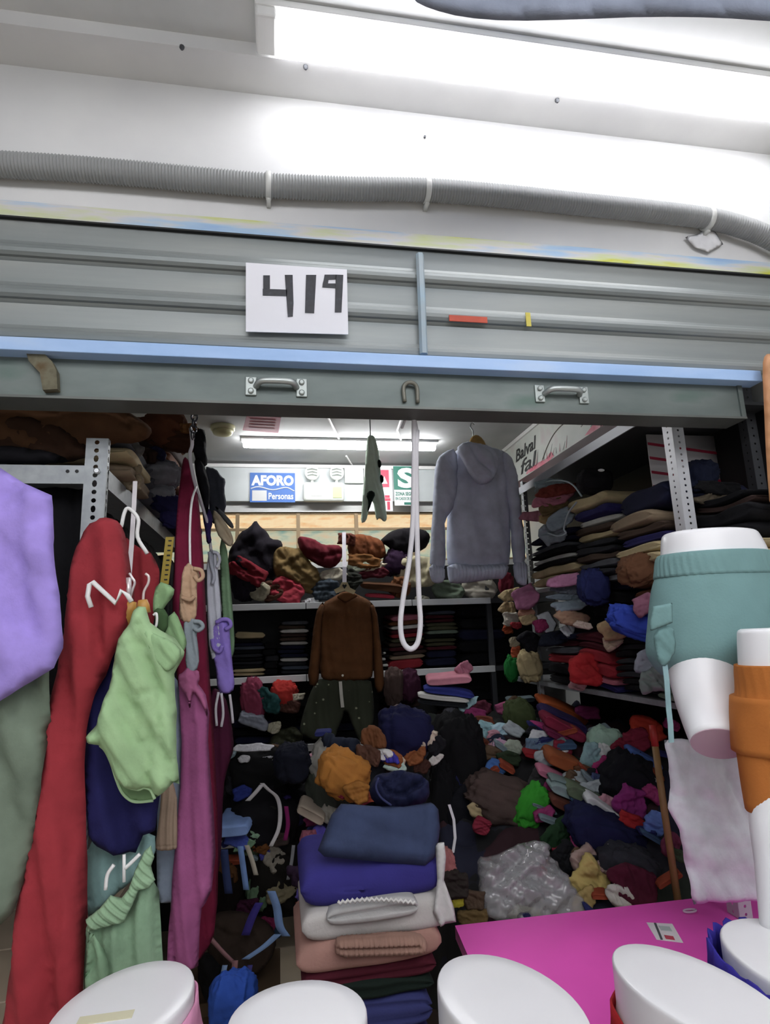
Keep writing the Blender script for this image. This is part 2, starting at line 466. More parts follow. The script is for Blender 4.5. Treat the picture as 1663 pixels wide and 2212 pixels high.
MB().box(XL, XR, 1.578, 1.594, 2.742, 2.747).build('shadow_gap', BLACK, shut)
PAINTED = mottled('paint_splashes', [(.30, '#8fb0dc'), (.42, '#a9c4dc'), (.5, '#cfcdcb'), (.58, '#c9d0a0'), (.66, '#c8c83a'), (.76, '#b4c9d8')], 4.5, .6, stretch=(.5, 1, 4))
MB().box(-3, 3.6, 1.596, 1.606, 2.735, 2.806).build('trim_3', PAINTED, None, label='wall edge smeared with blue and yellow paint', **S)
BAR = mottled('worn_bar_paint', [(.25, '#4f5957'), (.45, '#636d6a'), (.62, '#717a77'), (.75, '#5a6d65')], 5, .5, .3, stretch=(.6, 1, 1.6), bump=.15)
bar = MB().box(XL, 1.452, 1.578, 1.594, 2.228, 2.336).build('bottom_bar', BAR, shut)
MB().box(XL, 1.452, 1.566, 1.66, 2.2225, 2.2295).build('bar_lip', mottled('lip', [(.3, '#5b5f5c'), (.7, '#6d716d')], 6, .5, .3), bar)
MB().box(1.44, 1.456, 1.572, 1.64, 2.228, 2.336).build('bar_end', BAR, bar)
RUST = mottled('rust', [(.3, '#5b4a30'), (.5, '#6f6b58'), (.7, '#4f4a38')], 22, .8)
def handle(p0, p1):
    a, b = at(*p0, 1.577), at(*p1, 1.577); zc = (a[2] + b[2]) / 2
    g = MB().tube(spline([(a[0] + .030, 1.574, zc), (a[0] + .038, 1.556, zc + .004), (a[0] + .055, 1.549, zc + .007), (b[0] - .055, 1.549, zc + .007), (b[0] - .038, 1.556, zc + .004), (b[0] - .030, 1.574, zc)], 5), .0088, 10).build('handle', plain('#aeb4b2', .35, .6), bar, True, label='bolted steel pull handle')
    for x in (a[0] + .016, b[0] - .016):
        m = MB().box(x - .015, x + .015, 1.5715, 1.579, zc - .027, zc + .027, bev=.002)
        for dz in (-.015, .015):
            m.lathe([(.008, 0), (.008, -.004), (.005, -.006)], (x, 1.5715, zc + dz), 10, 'y')
        m.build('handle_plate', plain('#9aa19e', .4, .5), bar)
handle((529, 836), (664, 838)); handle((1154, 852), (1270, 854))
h0 = at(65, 760, 1.55)
MB().prism(px_to_frame([(55, 757), (88, 757), (112, 780), (122, 800), (124, 840), (92, 842), (86, 805), (62, 780)], frame(at(90, 800, 1.555))), at(90, 800, 1.555), X3, Z3, Y3, .022).build('rusty_hook', RUST, bar)
MB().tube(spline([at(874, 868, 1.572), at(872, 835, 1.568), at(886, 826, 1.562), at(900, 836, 1.566), at(902, 870, 1.572)], 5), .006, 8).build('latch_loop', plain('#7b7a70', .5, .4), bar, True)
for (a, b, c_) in (((970, 687, 1052, 690), '#b4472f', 7), ((1136, 690, 1146, 690), '#c2b44e', 16)):
    p, q = at(a[0], a[1], 1.575), at(a[2], a[3], 1.575)
    k = px_size(p) * c_
    MB().box(p[0], q[0], 1.5735, 1.5765, p[2] - k, p[2] + k).build('paint_mark', plain(b, .6, 0, .2, 20), shut)
# number card
pc = thing('number_card', at(641, 723, 1.57), 'white paper card with hand drawn number 419 taped to shutter', 'sign')
frc = frame(at(641, 646, 1.573))
MB().prism(px_to_frame([(531, 568), (749, 583), (752, 723), (531, 717)], frc), *frc[:3], frc[3], .002).build('paper', plain('#dcdce2', .7, 0, .03), pc)
INK = mottled('marker_ink', [(.3, '#15161c'), (.6, '#22242c'), (.75, '#3d3f49')], 60, .5)
def q(l): return [(x / 2, 440 + y / 2) for x, y in l]
G = {'digit_four': [[(1137, 310), (1166, 310), (1166, 368), (1137, 368)], [(1135, 368), (1240, 372), (1240, 400), (1135, 397)], [(1230, 308), (1264, 308), (1268, 430), (1265, 488), (1243, 490)]],
     'digit_one': [[(1322, 308), (1366, 308), (1357, 474), (1317, 472)]],
     'digit_nine': [[(1402, 307), (1452, 307), (1452, 328), (1398, 330)], [(1398, 330), (1419, 330), (1417, 345), (1394, 345)], [(1394, 345), (1450, 345), (1450, 366), (1392, 362)], [(1450, 307), (1483, 308), (1475, 470), (1446, 470)]]}
for nm, pol in G.items():
    m = MB(); f2 = frame(at(641, 646, 1.5705))
    for p in pol: m.prism(px_to_frame(q(p), f2), *f2[:3], f2[3], .0008)
    m.build(nm, INK, pc)

# ---------------------------------------------------------------- conduit, clamps, lights, marks on the wall
path = spline([at(-60, 350, 1.565), at(0, 355, 1.565), at(150, 364, 1.565), at(300, 376, 1.565), at(450, 390, 1.565), at(580, 401, 1.565), at(750, 408, 1.565), at(922, 411, 1.565), at(1100, 425, 1.565), at(1250, 441, 1.565), at(1400, 456, 1.565), at(1528, 472, 1.565), at(1600, 490, 1.562), at(1663, 515, 1.56), at(1760, 570, 1.555)], 160)
P = np.array(path); L = np.concatenate([[0], np.cumsum(np.linalg.norm(np.diff(P, axis=0), axis=1))])
u = np.arange(0, L[-1], .0011); PP = np.stack([np.interp(u, L, P[:, i]) for i in range(3)], 1)
rr = .0325 + .0022 * np.sin(u * 2 * math.pi / .0088)
MB().tube(PP[::1], rr, 14).build('corrugated_conduit', plain('#989a99', .5), None, True, label='grey corrugated conduit hose running along the white wall', cat='conduit')
for i, (x, y, w) in enumerate([(580, 401, 'left of the three, above the number card'), (922, 411, 'middle one above the shutter divider'), (1528, 473, 'right one by the torn paper')]):
    c = at(x, y, 1.565); m = MB()
    m.lathe([(.0365, -.008), (.039, -.006), (.039, .006), (.0365, .008)], (0, 0, 0), 20)
    V = np.array(m.V); V = np.stack([V[:, 2], V[:, 0], V[:, 1]], 1) + c; m.V = [tuple(v) for v in V]
    m.box(c[0] - .006, c[0] + .006, 1.566, 1.603, c[2] - .046, c[2] - .034)
    m.build('conduit_clamp', plain('#cfd0cc', .3), None, True, label=f'pale plastic conduit clamp, {w}', cat='clamp', group='clamps on the conduit')
cloth('torn_paper', [(1480, 512), (1510, 505), (1530, 492), (1545, 500), (1562, 528), (1530, 546), (1500, 535)], 1.59, '#e4e4e6', .003, label='torn scrap of white paper stuck below conduit', cat='paper', crump=.002, res=14, rnd=0)
for (x, y, Yv) in ((917, 297, 1.601),):
    c = at(x, y, Yv); MB().lathe([(.004, 0), (.004, -.006)], c, 8, 'y').build('nail', DARKSTEEL, wf)
for (x, y) in ((393, 100), (660, 143), (1203, 215)):
    c = atz(x, y, 3.2545); MB().lathe([(.007, 0), (.007, -.006), (.003, -.012)], c, 8).build('nail', DARKSTEEL, bpy.data.objects['trim_1'])
lf = thing('tube_light', (.85, 1.4, 3.24), 'long white LED tube light above the shutter', 'light')
MB().box(-.06, 1.80, 1.34, 1.46, 3.275, 3.30, bev=.004).build('housing', WHITE, lf)
MB().box(.0, 1.74, 1.348, 1.452, 3.236, 3.276, bev=.012).build('diffuser', emit('#fbfbff', LED_HALL), lf, True)
MB().box(-.058, -.002, 1.342, 1.458, 3.24, 3.276, bev=.006).build('end_cap', WHITE, lf)
MB().box(1.742, 1.798, 1.342, 1.458, 3.24, 3.276, bev=.006).build('end_cap', WHITE, lf)
for i, y in enumerate((-.2, -.9, -1.6, -2.3, -2.9)):  # unseen tubes added behind the camera as fill light
    lf = thing('tube_light', (.4, y, 3.24), 'unseen LED tube added as fill across the hall ceiling, ' + ('nearest to', 'second nearest to', 'third nearest to', 'second farthest from', 'farthest from')[i] + ' the stall', 'light', 'unseen hall fill tubes')
    MB().box(-1.46, 2.26, y - .06, y + .06, 3.275, 3.30, bev=.004).build('housing', WHITE, lf)
    MB().box(-1.4, 2.2, y - .052, y + .052, 3.236, 3.276, bev=.012).build('diffuser', emit('#fbfbff', LED_FILL), lf, True)
cloth('hanging_drape', [(860, -400), (868, -60), (890, 0), (930, 20), (1000, 38), (1100, 46), (1250, 42), (1400, 36), (1550, 38), (1663, 46), (1740, 50), (1740, -400)], .98, '#8c95a8', .02, label='blue grey cloth drape hanging below the hall ceiling', cat='drape', res=30)

# ---------------------------------------------------------------- inside the stall: lamp, fascia board and signs
lf = thing('tube_light', (.39, 3.46, 2.71), 'white LED tube light on the stall ceiling', 'light')
zc = 2.735; a = at(525, 960, 3.46); b = at(940, 966, 3.46)
MB().box(a[0] - .01, b[0] + .01, 3.42, 3.50, 2.745, 2.76, bev=.002).build('housing', WHITE, lf)
MB().box(a[0], b[0], 3.44, 3.48, 2.705, 2.746, bev=.01).build('diffuser', emit('#fdfdff', LED_SHOP), lf, True)
for pts in (((700, 884), (718, 920), (735, 953)), ((748, 985), (765, 1012)), ((872, 890), (858, 930), (868, 955))):
    MB().tube([atz(x, y, 2.756) for x, y in pts], .006, 6).build('cable_channel', WHITE, bpy.data.objects['ceiling'])
c = atz(481, 921, 2.76)
sd = thing('smoke_detector', c - [0, 0, .05], 'cream round smoke detector on the stall ceiling', 'detector')
MB().lathe([(.066, .0), (.066, -.02), (.06, -.026)], c, 24).build('base', plain('#c4c29a', .5), sd, True)
MB().lathe([(.052, -.022), (.056, -.03), (.05, -.045), (.03, -.052)], c, 24).build('sensor_head', plain('#b9b78c', .5), sd, True)
c = atz(566, 914, 2.76)
rs = thing('red_notice', c - [0, 0, .05], 'red printed notice card on the stall ceiling by smoke detector', 'sign')
card = [atz(x, y, 2.74) for x, y in ((533, 897), (607, 901), (601, 935), (524, 929))]
MB().prism([(p[0], p[1]) for p in card], np.array([0, 0, 2.738]), X3, Y3, Z3, .003).build('card', plain('#b05468', .6), rs)
for k in range(4):
    y0 = 905 + k * 6; l = [atz(x, y, 2.737) for x, y in ((540 - k, y0), (596 - k, y0 + 3), (596 - k, y0 + 5), (540 - k, y0 + 2))]
    MB().prism([(p[0], p[1]) for p in l], np.array([0, 0, 2.7365]), X3, Y3, Z3, .0008).build('print_line', plain('#8c3148', .6), rs)
bd = bx('fascia_board', (-.47, 1.45, 3.955, 3.985, 2.494, 2.742), plain('#c2c8c8', .35), None, .002, label='white fascia board across the top of the back wall', cat='board')
bx('board_rail', (-.47, 1.45, 3.94, 3.99, 2.722, 2.744), WHITE, bd)
def text(name, s, P, U, W, N, width, height, mat, parent, t=.0015, bold=.0, shear=0.0, label=None):
    cu = bpy.data.curves.new('lettering', 'FONT'); cu.body = s; cu.size = 1; cu.extrude = 0; cu.offset = bold; cu.shear = shear
    cu.resolution_u = 3
    o = bpy.data.objects.new('lettering', cu); COL.objects.link(o)
    dg = bpy.context.evaluated_depsgraph_get(); me = o.evaluated_get(dg).to_mesh()
    V = np.array([v.co[:2] for v in me.vertices]); F = [tuple(p.vertices) for p in me.polygons]
    o.evaluated_get(dg).to_mesh_clear(); bpy.data.objects.remove(o); bpy.data.curves.remove(cu)
    V = (V - V.min(0)) / (V.max(0) - V.min(0)) * np.array([width, height])
    n = len(V); W3 = P + V[:, :1] * U + V[:, 1:] * W
    A = np.vstack([W3 + N * t, W3])
    # rim
    from collections import Counter
    ed = Counter()
    for f in F:
        for i in range(len(f)): ed[(f[i], f[(i + 1) % len(f)])] += 1
    R_ = [(a_, n + a_, n + b_, b_) for (a_, b_) in ed if (b_, a_) not in ed]
    return mk(name, A, F + R_, mat, parent, False, label)
def sign(name, p0, p1, Yv, mat, label, cat='sign', t=.004):
    a, b = at(p0[0], p1[1], Yv), at(p1[0], p0[1], Yv)
    zt = at(p0[0], p0[1], Yv)[2]; a2 = at(p0[0], p0[1], Yv)
    e = thing(name, (a[0], Yv, a[2]), label, cat)
    bx('panel', (a2[0], b[0], Yv, Yv + t, a[2], zt), mat, e)
    return e, a2[0], b[0], a[2], zt
NB = -Y3
SIGNBLUE = plain('#2f63ae', .5); SIGNWHITE = plain('#e4e9ee', .5)
e, x0, x1, z0, z1 = sign('capacity_sign', (540, 1021), (637, 1085), 3.945, SIGNBLUE, 'blue capacity sign reading AFORO on the white fascia board')
w, h = x1 - x0, z1 - z0
text('lettering', 'AFORO', np.array([x0 + .03 * w, 3.9449, z0 + .56 * h]), X3, Z3, NB, .94 * w, .36 * h, SIGNWHITE, e, bold=.05)
bx('number_field', (x0 + .05 * w, x0 + .37 * w, 3.9435, 3.945, z0 + .05 * h, z0 + .40 * h), plain('#cfd2d0', .6), e)
text('lettering', 'Personas', np.array([x0 + .41 * w, 3.9449, z0 + .10 * h]), X3, Z3, NB, .55 * w, .22 * h, SIGNWHITE, e, bold=.02)
MB().tube(spline([(x0 + .02 * w, 3.943, z0 + .46 * h), (x0 + .2 * w, 3.943, z0 + .52 * h), (x0 + .5 * w, 3.943, z0 + .42 * h), (x0 + .8 * w, 3.943, z0 + .5 * h), (x0 + .98 * w, 3.943, z0 + .38 * h)], 5), .004, 6).build('white_swash', SIGNWHITE, e)
# emergency light
c = at(699, 1063, 3.93)
el = thing('emergency_light', c, 'white twin lamp emergency light on the fascia board', 'light')
CREAM = plain('#dfe4dc', .4); k = px_size(c)
MB().box(c[0] - 44 * k, c[0] + 44 * k, 3.90, 3.955, c[2] - 22 * k, c[2] + 21 * k, bev=.02).build('battery_case', CREAM, el, True)
bx('green_panel', (c[0] + 19 * k, c[0] + 38 * k, 3.896, 3.902, c[2] - 15 * k, c[2] + 9 * k), plain('#b9e08a', .4), el)
bx('label_strip', (c[0] - 28 * k, c[0] - 4 * k, 3.897, 3.901, c[2] - 11 * k, c[2] - 7 * k), plain('#b9c0bb', .5), el)
for x in (674, 727):
    p = at(x, 1022, 3.91)
    l = MB().lathe([(.012, .03), (.048, .02), (.050, -.01), (.044, -.016), (.040, -.006)], p, 24, 'y').build('lamp_head', CREAM, el, True)
    for j in range(3):
        MB().tube([p + np.array([-.032, -.012, .02 - .02 * j]), p + np.array([0, -.018, .028 - .02 * j]), p + np.array([.032, -.012, .02 - .02 * j])], .004, 6).build('lamp_grille', plain('#9aa19c', .4), l)
    MB().tube([p + [0, .005, -.045], [p[0], 3.925, c[2] + .03]], .009, 8).build('lamp_neck', CREAM, el)
e, x0, x1, z0, z1 = sign('white_switch_box', (744, 1008), (784, 1043), 3.93, plain('#dadfd9', .5), 'small white cover box right of the emergency light', 'box', .025)
e, x0, x1, z0, z1 = sign('fire_notice', (786, 1012), (845, 1104), 3.935, plain('#e3dfe2', .5), 'white notice with red symbols behind the hanging green top')
w, h = x1 - x0, z1 - z0; RED = plain('#c23a54', .5)
bx('red_symbol', (x0 + .04 * w, x0 + .30 * w, 3.9335, 3.935, z0 + .60 * h, z0 + .97 * h), RED, e)
bx('red_symbol', (x0 + .55 * w, x0 + .90 * w, 3.9335, 3.935, z0 + .56 * h, z0 + .97 * h), RED, e)
MB().prism([(x0 + .62 * w, z0 + .64 * h), (x0 + .84 * w, z0 + .64 * h), (x0 + .73 * w, z0 + .82 * h)], np.array([0, 3.9335, 0]), X3, Z3, NB, .001).build('white_pictogram', SIGNWHITE, e)
for j, (u0, u1, v0, v1) in enumerate(((.6, .92, .24, .30), (.72, .9, .31, .37), (.8, .9, .03, .22))):
    bx('red_line', (x0 + u0 * w, x0 + u1 * w, 3.9335, 3.935, z0 + v0 * h, z0 + v1 * h), RED, e)
GREEN = plain('#1f6e5c', .5)
e, x0, x1, z0, z1 = sign('safe_zone_sign', (849, 1007), (900, 1092), 3.935, plain('#dfe4e2', .5), 'green and white sign with a large letter S')
w, h = x1 - x0, z1 - z0
bx('green_field', (x0, x1, 3.9335, 3.935, z0 + .40 * h, z1), GREEN, e)
text('lettering', 'S', np.array([x0 + .16 * w, 3.9335, z0 + .44 * h]), X3, Z3, NB, .74 * w, .52 * h, SIGNWHITE, e, bold=.045)
text('lettering', 'ZONA SEGURA', np.array([x0 + .05 * w, 3.9349, z0 + .25 * h]), X3, Z3, NB, .9 * w, .09 * h, GREEN, e, bold=.03)
text('lettering', 'EN CASOS DE SISMOS', np.array([x0 + .05 * w, 3.9349, z0 + .14 * h]), X3, Z3, NB, .9 * w, .07 * h, GREEN, e, bold=.02)
bx('green_footer', (x0 + .4 * w, x0 + .9 * w, 3.9335, 3.935, z0 + .02 * h, z0 + .08 * h), GREEN, e)
# printed board over the right shelf
XB = 1.457
BANNER = mottled('printed_board', [(.35, '#c4cac2'), (.6, '#d2d6cf'), (.78, '#c9bcbc')], 5, .5, bump=0)
bn = thing('printed_board', (XB, 2.6, 2.49), 'pale printed board with pink foliage and lettering above right shelf', 'sign')
bx('panel', (XB, XB + .02, 1.76, 3.62, 2.49, 2.758), BANNER, bn)
bx('dark_red_edge', (XB - .006, XB + .02, 1.76, 3.62, 2.405, 2.492), plain('#3c1418', .6), bn)
bx('top_strip', (XB - .012, XB, 1.76, 3.62, 2.735, 2.758), WHITE, bn)
PINK = mottled('print_pink', [(.35, '#d8a3ab'), (.55, '#d96d82'), (.75, '#cf4a66')], 14, .5, bump=0)
def onb(pts): return [(-(atx(x, y, XB - .001)[1]), atx(x, y, XB - .001)[2]) for x, y in pts]
Pb = np.array([XB - .0008, 0, 0])
def printb(nm, pts, mat): MB().prism(onb(pts), Pb, -Y3, Z3, -X3, .0008).build(nm, mat, bn)
printb('print_patch', [(1262, 942), (1290, 905), (1310, 898), (1337, 903), (1290, 932)], PINK)
printb('print_patch', [(1165, 998), (1178, 992), (1190, 975), (1197, 985), (1178, 1003), (1136, 1025), (1140, 1015)], PINK)
for k in range(12):
    x = 1148 + k * 6.5 + rnd.uniform(-2, 2); y = 1012 - k * 4.0
    printb('grass_stroke', [(x, y), (x + 2, y - 1), (x + 2 + rnd.uniform(-3, 5), y - rnd.uniform(14, 34))], plain('#b98f93', .5) if k % 2 else plain('#9aa09c', .5))
for k in range(9):
    x = 1240 + k * 7; y = 912 + (k % 3) * 5
    printb('grass_stroke', [(x, y), (x + 1.6, y + 1), (x + 12, y - 14), (x + 10, y - 15)], plain('#7d7f78', .5))
MB().tube(spline([atx(x, y, XB - .001) for x, y in ((1172, 992), (1182, 965), (1196, 938), (1214, 918), (1232, 908))], 5), .003, 6).build('print_curve', plain('#6d6a62', .5), bn)
p = atx(1115, 1002, XB - .001); q2 = atx(1150, 958, XB - .001)
text('lettering', 'Balval', np.array([XB - .001, p[1], 2.615]), -Y3, Z3, -X3, p[1] - q2[1] + .05, .075, plain('#17181a', .5), bn, bold=.012, shear=.25)
text('lettering', 'fal', np.array([XB - .001, p[1] - .06, 2.52]), -Y3, Z3, -X3, .24, .085, plain('#17181a', .5), bn, bold=.008, shear=.25)
# ---------------------------------------------------------------- racks
def perforated(P, U, W, w, L, pitch=.022, hole=.0052, off=.5, oval=1.0):
    """strip of width w along U, length L along W with a row of holes"""
    m = MB(); n = int(L / pitch)
    ring = [(-1, -1), (0, -1), (1, -1), (1, 0), (1, 1), (0, 1), (-1, 1), (-1, 0)]
    for i in range(n):
        cx, cz = w * off, (i + .5) * pitch
        O_ = [(w / 2 + a * w / 2, cz + b * pitch / 2) for a, b in ring]
        ov = oval if i % 3 == 0 else 1.0
        I_ = [(cx + hole * a * (.72 if a and b else 1), cz + ov * hole * b * (.72 if a and b else 1)) for a, b in ring]
        V = [P + U * a + W * b for a, b in O_ + I_]
        m.add(V, [(k, (k + 1) % 8, 8 + (k + 1) % 8, 8 + k) for k in range(8)])
    return m
def post(name, P, U1, w1, U2, w2, L, mat, parent, pitch=.022, hole=.0052, oval=1.0):
    o = perforated(P, U1, Z3, w1, L, pitch, hole, oval=oval)
    m2 = perforated(P, U2, Z3, w2, L, pitch, hole, oval=oval); o.add(m2.V, m2.F)
    ob = o.build(name, mat, parent)
    md = ob.modifiers.new('thickness', 'SOLIDIFY'); md.thickness = .002; md.offset = 0
    return ob
lr = thing('left_rack', (-.75, 2.6, 0), 'grey perforated steel rack along the left side of the stall', 'rack')
post('post', np.array([-.476, 1.75, .0]), -X3, .058, Y3, .022, 2.178, STEEL, lr, .0242, .0068, 1.5)
post('post', np.array([-.476, 3.40, .0]), -X3, .04, -Y3, .03, 2.178, STEEL, lr, .04)
bx('front_beam', (-1.02, -.53, 1.752, 1.756, 2.045, 2.098), STEEL, lr)
m = MB(); pbolt = at(210, 1018, 1.748); m.lathe([(.009, 0), (.009, -.006), (.006, -.009)], pbolt, 10, 'y'); m.build('bolt', plain('#c9cdcf', .3, .6), lr)
for x in (146, 166):
    p = at(x, 1018, 1.7515); MB().lathe([(.005, .0), (.005, -.001)], p, 10, 'y').build('beam_hole', BLACK, lr)
bx('side_beam', (-.479, -.475, 1.76, 3.4, 2.035, 2.09), STEEL, lr)
bx('shelf_board', (-1.02, -.479, 1.757, 3.4, 2.082, 2.092), STEEL, lr)
bx('shelf_board', (-1.02, -.50, 1.80, 3.4, 1.20, 1.212), DARKSTEEL, lr)
rr_ = thing('right_rack', (1.54, 2.6, 0), 'pale perforated steel rack along the right side of the stall', 'rack')
PALE = plain('#c2c4c8', .4, .2)
post('post', np.array([1.322, 1.75, .752]), X3, .042, Y3, .05, 1.75, PALE, rr_, .0215, .0042)
post('post', np.array([1.70, 1.84, 0]), X3, .04, Y3, .04, 2.50, DARKSTEEL, rr_, .03, .004)
post('post', np.array([1.322, 3.05, 0]), X3, .035, -Y3, .03, 2.42, STEEL, rr_, .03, .004)
bx('top_beam', (1.318, 1.324, 1.76, 3.45, 2.332, 2.372), plain('#b6bac0', .45, .1), rr_)
bx('shelf_board', (1.324, 1.755, 1.76, 3.42, 2.352, 2.364), DARKSTEEL, rr_)
bx('shelf_board', (1.322, 1.755, 1.76, 3.42, 1.782, 1.80), STEEL, rr_)
bx('shelf_board', (1.322, 1.755, 1.66, 3.42, 1.318, 1.338), STEEL, rr_)
bx('shade_panel', (1.74, 1.752, 1.76, 3.42, .0, 2.36), BLACK, rr_)  # black panel stands in for the unlit wall behind the clothes
br = thing('back_rack', (.4, 3.8, 0), 'white edged shelving against the back wall', 'rack')
for z in (1.80, 1.39, 1.01, .55):
    bx('shelf_board', (-.98, 1.74, 3.62, 3.98, z - .03, z), DARKSTEEL, br)
    for (xa, xb) in ((-.48, .16), (.165, .80), (.805, 1.30)):
        bx('shelf_edge', (xa, xb, 3.598, 3.619, z - .034, z + .003), WHITEMETAL, br, bev=.002)
for x in (-.49, 1.28):
    bx('upright', (x, x + .03, 3.62, 3.65, 0, 2.05), DARKSTEEL, br)
bx('shade_panel', (-.98, 1.74, 3.985, 3.998, .0, 2.05), BLACK, br)  # black panel paints the darkness behind the back shelves
# pink table
PT = np.array([(.47, 1.40), (1.52, 1.38), (1.54, 1.905), (.515, 1.93)])
tb = thing('pink_table', (1.0, 1.65, 0), 'table with a bright pink top at the stall front', 'table')
PINKTOP = plain('#ee5cc2', .4, 0, .04, name='pink_top')
MB().prism(PT, np.array([0, 0, .715]), X3, Y3, Z3, .035).build('table_top', PINKTOP, tb)
for (x, y) in ((.53, 1.45), (1.46, 1.44), (1.47, 1.85), (.56, 1.87)):
    MB().box(x - .02, x + .02, y - .02, y + .02, 0, .715).build('leg', plain('#8d8f92', .4, .4), tb)

# ================================================================== HANGING CLOTHES AND FORMS
def wire(pts, Y, r=.004, n=5, m=None, steps=4):
    Ys = Y if hasattr(Y, '__len__') else [Y] * len(pts)
    P = [at(x, y, yy) for (x, y), yy in zip(pts, Ys)]
    return (m or MB()).tube(spline(P, steps) if steps else P, r, 8)
def loft_mesh(secs, n=44, rows=5, folds=0, famp=0.0, seed=0, cap=True, sq=2.0, flat=False):
    """secs: (centre, half width, half depth); rings stand across the path; U is world X"""
    C = np.array([s[0] for s in secs]); A = np.array([s[1] for s in secs]); B = np.array([s[2] for s in secs])
    t = np.arange(len(secs)); tt = np.linspace(0, len(secs) - 1, (len(secs) - 1) * rows + 1)
    Ci = np.array([spline(C, rows)[i] for i in range(len(tt))]) if len(secs) > 2 else np.stack([np.interp(tt, t, C[:, k]) for k in range(3)], 1)
    Ai = np.array(spline([[a] for a in A], rows))[:, 0] if len(secs) > 2 else np.interp(tt, t, A)
    Bi = np.array(spline([[b] for b in B], rows))[:, 0] if len(secs) > 2 else np.interp(tt, t, B)
    V = []; th = np.linspace(0, 2 * math.pi, n, endpoint=False)
    rng = np.random.RandomState(seed)
    cs = np.sign(np.cos(th)) * np.abs(np.cos(th)) ** (2 / sq); sn = np.sign(np.sin(th)) * np.abs(np.sin(th)) ** (2 / sq)
    for i in range(len(tt)):
        tg = Ci[min(i + 1, len(Ci) - 1)] - Ci[max(i - 1, 0)]; tg /= np.linalg.norm(tg)
        U = np.array([1.0, 0, 0]); U = U - tg * (U @ tg); U /= np.linalg.norm(U); W = np.cross(tg, U)
        if flat: U, W = np.array([1.0, 0, 0]), np.array([0, 1.0, 0])
        q = i / max(1, len(tt) - 1)
        f = 1 + famp * (.35 + .65 * q) * (np.sin(th * folds + 2.2 * np.sin(q * 3 + seed)) + .5 * np.sin(th * folds * 1.7 + 1 + q)) if folds else np.ones(n)
        V.append(Ci[i] + (Ai[i] * cs * f)[:, None] * U + (Bi[i] * sn * f)[:, None] * W)
    m = len(V); V = np.vstack(V)
    F = [(i * n + k, i * n + (k + 1) % n, (i + 1) * n + (k + 1) % n, (i + 1) * n + k) for i in range(m - 1) for k in range(n)]
    if cap: F += [tuple(range(n))[::-1], tuple((m - 1) * n + k for k in range(n))]
    return V, F
def loft_px(secs, ratio=.7):
    out = []
    for (xl, xr, py, Y) in secs:
        a, b = at(xl, py, Y), at(xr, py, Y); hw = (b[0] - a[0]) / 2
        out.append(((a + b) / 2, hw, hw * ratio))
    return out
FORM = plain('#e9e9ec', .28, 0, .02, name='white_form_')

# ---------------- purple top, green trousers, red dress ... left rack front
cloth('purple_blouse', [(-70, 1030), (0, 1010), (30, 1030), (62, 1050), (118, 1074), (121, 1100), (122, 1180), (130, 1260), (137, 1330), (136, 1400), (122, 1442), (60, 1480), (0, 1520), (-70, 1545)], 1.43, '#a18be0', .035,
      rnd=0, label='lilac purple blouse hanging at the left edge of the stall', cat='blouse', folds=((12, .11, .009), (25, .26, .014)), res=34,
      creases=(([(0, 1508), (60, 1468), (124, 1430)], 3, .004), ([(118, 1078), (95, 1118), (60, 1150)], 9, .008), ([(0, 1095), (40, 1062), (70, 1055)], 7, .010), ([(20, 1110), (60, 1080)], 8, .006)))
cloth('sage_trousers', [(-70, 1480), (0, 1490), (60, 1462), (116, 1430), (115, 1500), (103, 1650), (84, 1760), (62, 1880), (36, 1962), (0, 1998), (-70, 2040)], 1.50, '#71806f', .035,
      rnd=0, label='sage grey trousers hanging under the purple blouse', cat='trousers', folds=((25, .12, .012), (10, .3, .014)), res=34,
      creases=(([(70, 1550), (95, 1590)], 5, .009), ([(0, 1585), (25, 1545)], 8, .008), ([(5, 1985), (34, 1950)], 3, .004)))
rd = thing('red_dress', at(100, 2240, 1.5), 'long dark red dress hanging from a white hanger', 'dress')
cloth('front_panel', [(190, 1135), (215, 1124), (240, 1121), (262, 1130), (272, 1160), (282, 1240), (290, 1300), (278, 1360), (237, 1440), (203, 1520), (187, 1600), (186, 1800), (186, 2000), (184, 2140), (180, 2260), (0, 2260), (15, 2150), (40, 1990), (65, 1850), (85, 1720), (105, 1580), (118, 1480), (130, 1400), (145, 1310), (165, 1200)], 1.53, '#9c2a34', .05, parent=rd,
      folds=((9, .085, .010), (5, .2, .014)), res=52, rim=.03, creases=(([(225, 1140), (232, 1300), (200, 1500), (150, 1900), (110, 2212)], 6, .010), ([(250, 1140), (262, 1260), (255, 1330)], 6, .009), ([(195, 1150), (185, 1300), (150, 1500)], 6, .007)))
cloth('back_panel', [(262, 1150), (300, 1185), (322, 1186), (343, 1225), (346, 1240), (340, 1290), (334, 1340), (320, 1420), (260, 1440), (262, 1300)], 1.68, '#93262f', .02, parent=rd, folds=((10, .05, .006),), res=20)
h = wire([(262, 1138), (268, 1110), (275, 1098), (288, 1106), (299, 1124), (297, 1160), (318, 1196)], 1.60, .0048).build('wire_hanger', WHITE, None, True, label='white wire hanger hooked over the red dress shoulder', cat='hanger')
hz = thing('wire_hanger', at(196, 1312, 1.42), 'white zigzag wire hanger in front of the red dress', 'hanger')
wire([(197, 1312), (189, 1288), (193, 1263), (200, 1257), (250, 1303), (262, 1276), (276, 1287), (284, 1300)], 1.46, .0055, steps=0).build('wire', WHITE, hz, True)
MB().ribbon([at(x, y, Y) for x, y, Y in ((292, 1040, 1.74), (289, 1100, 1.70), (284, 1180, 1.62), (279, 1240, 1.55))], X3, .0115).build('hanging_strap', plain('#d9d4d6', .6), None, label='white hanging strap tied from rack beam to hangers', cat='strap')
m = wire([(279, 1238), (285, 1248), (291, 1258), (287, 1272), (282, 1288), (281, 1305)], 1.52, .003)
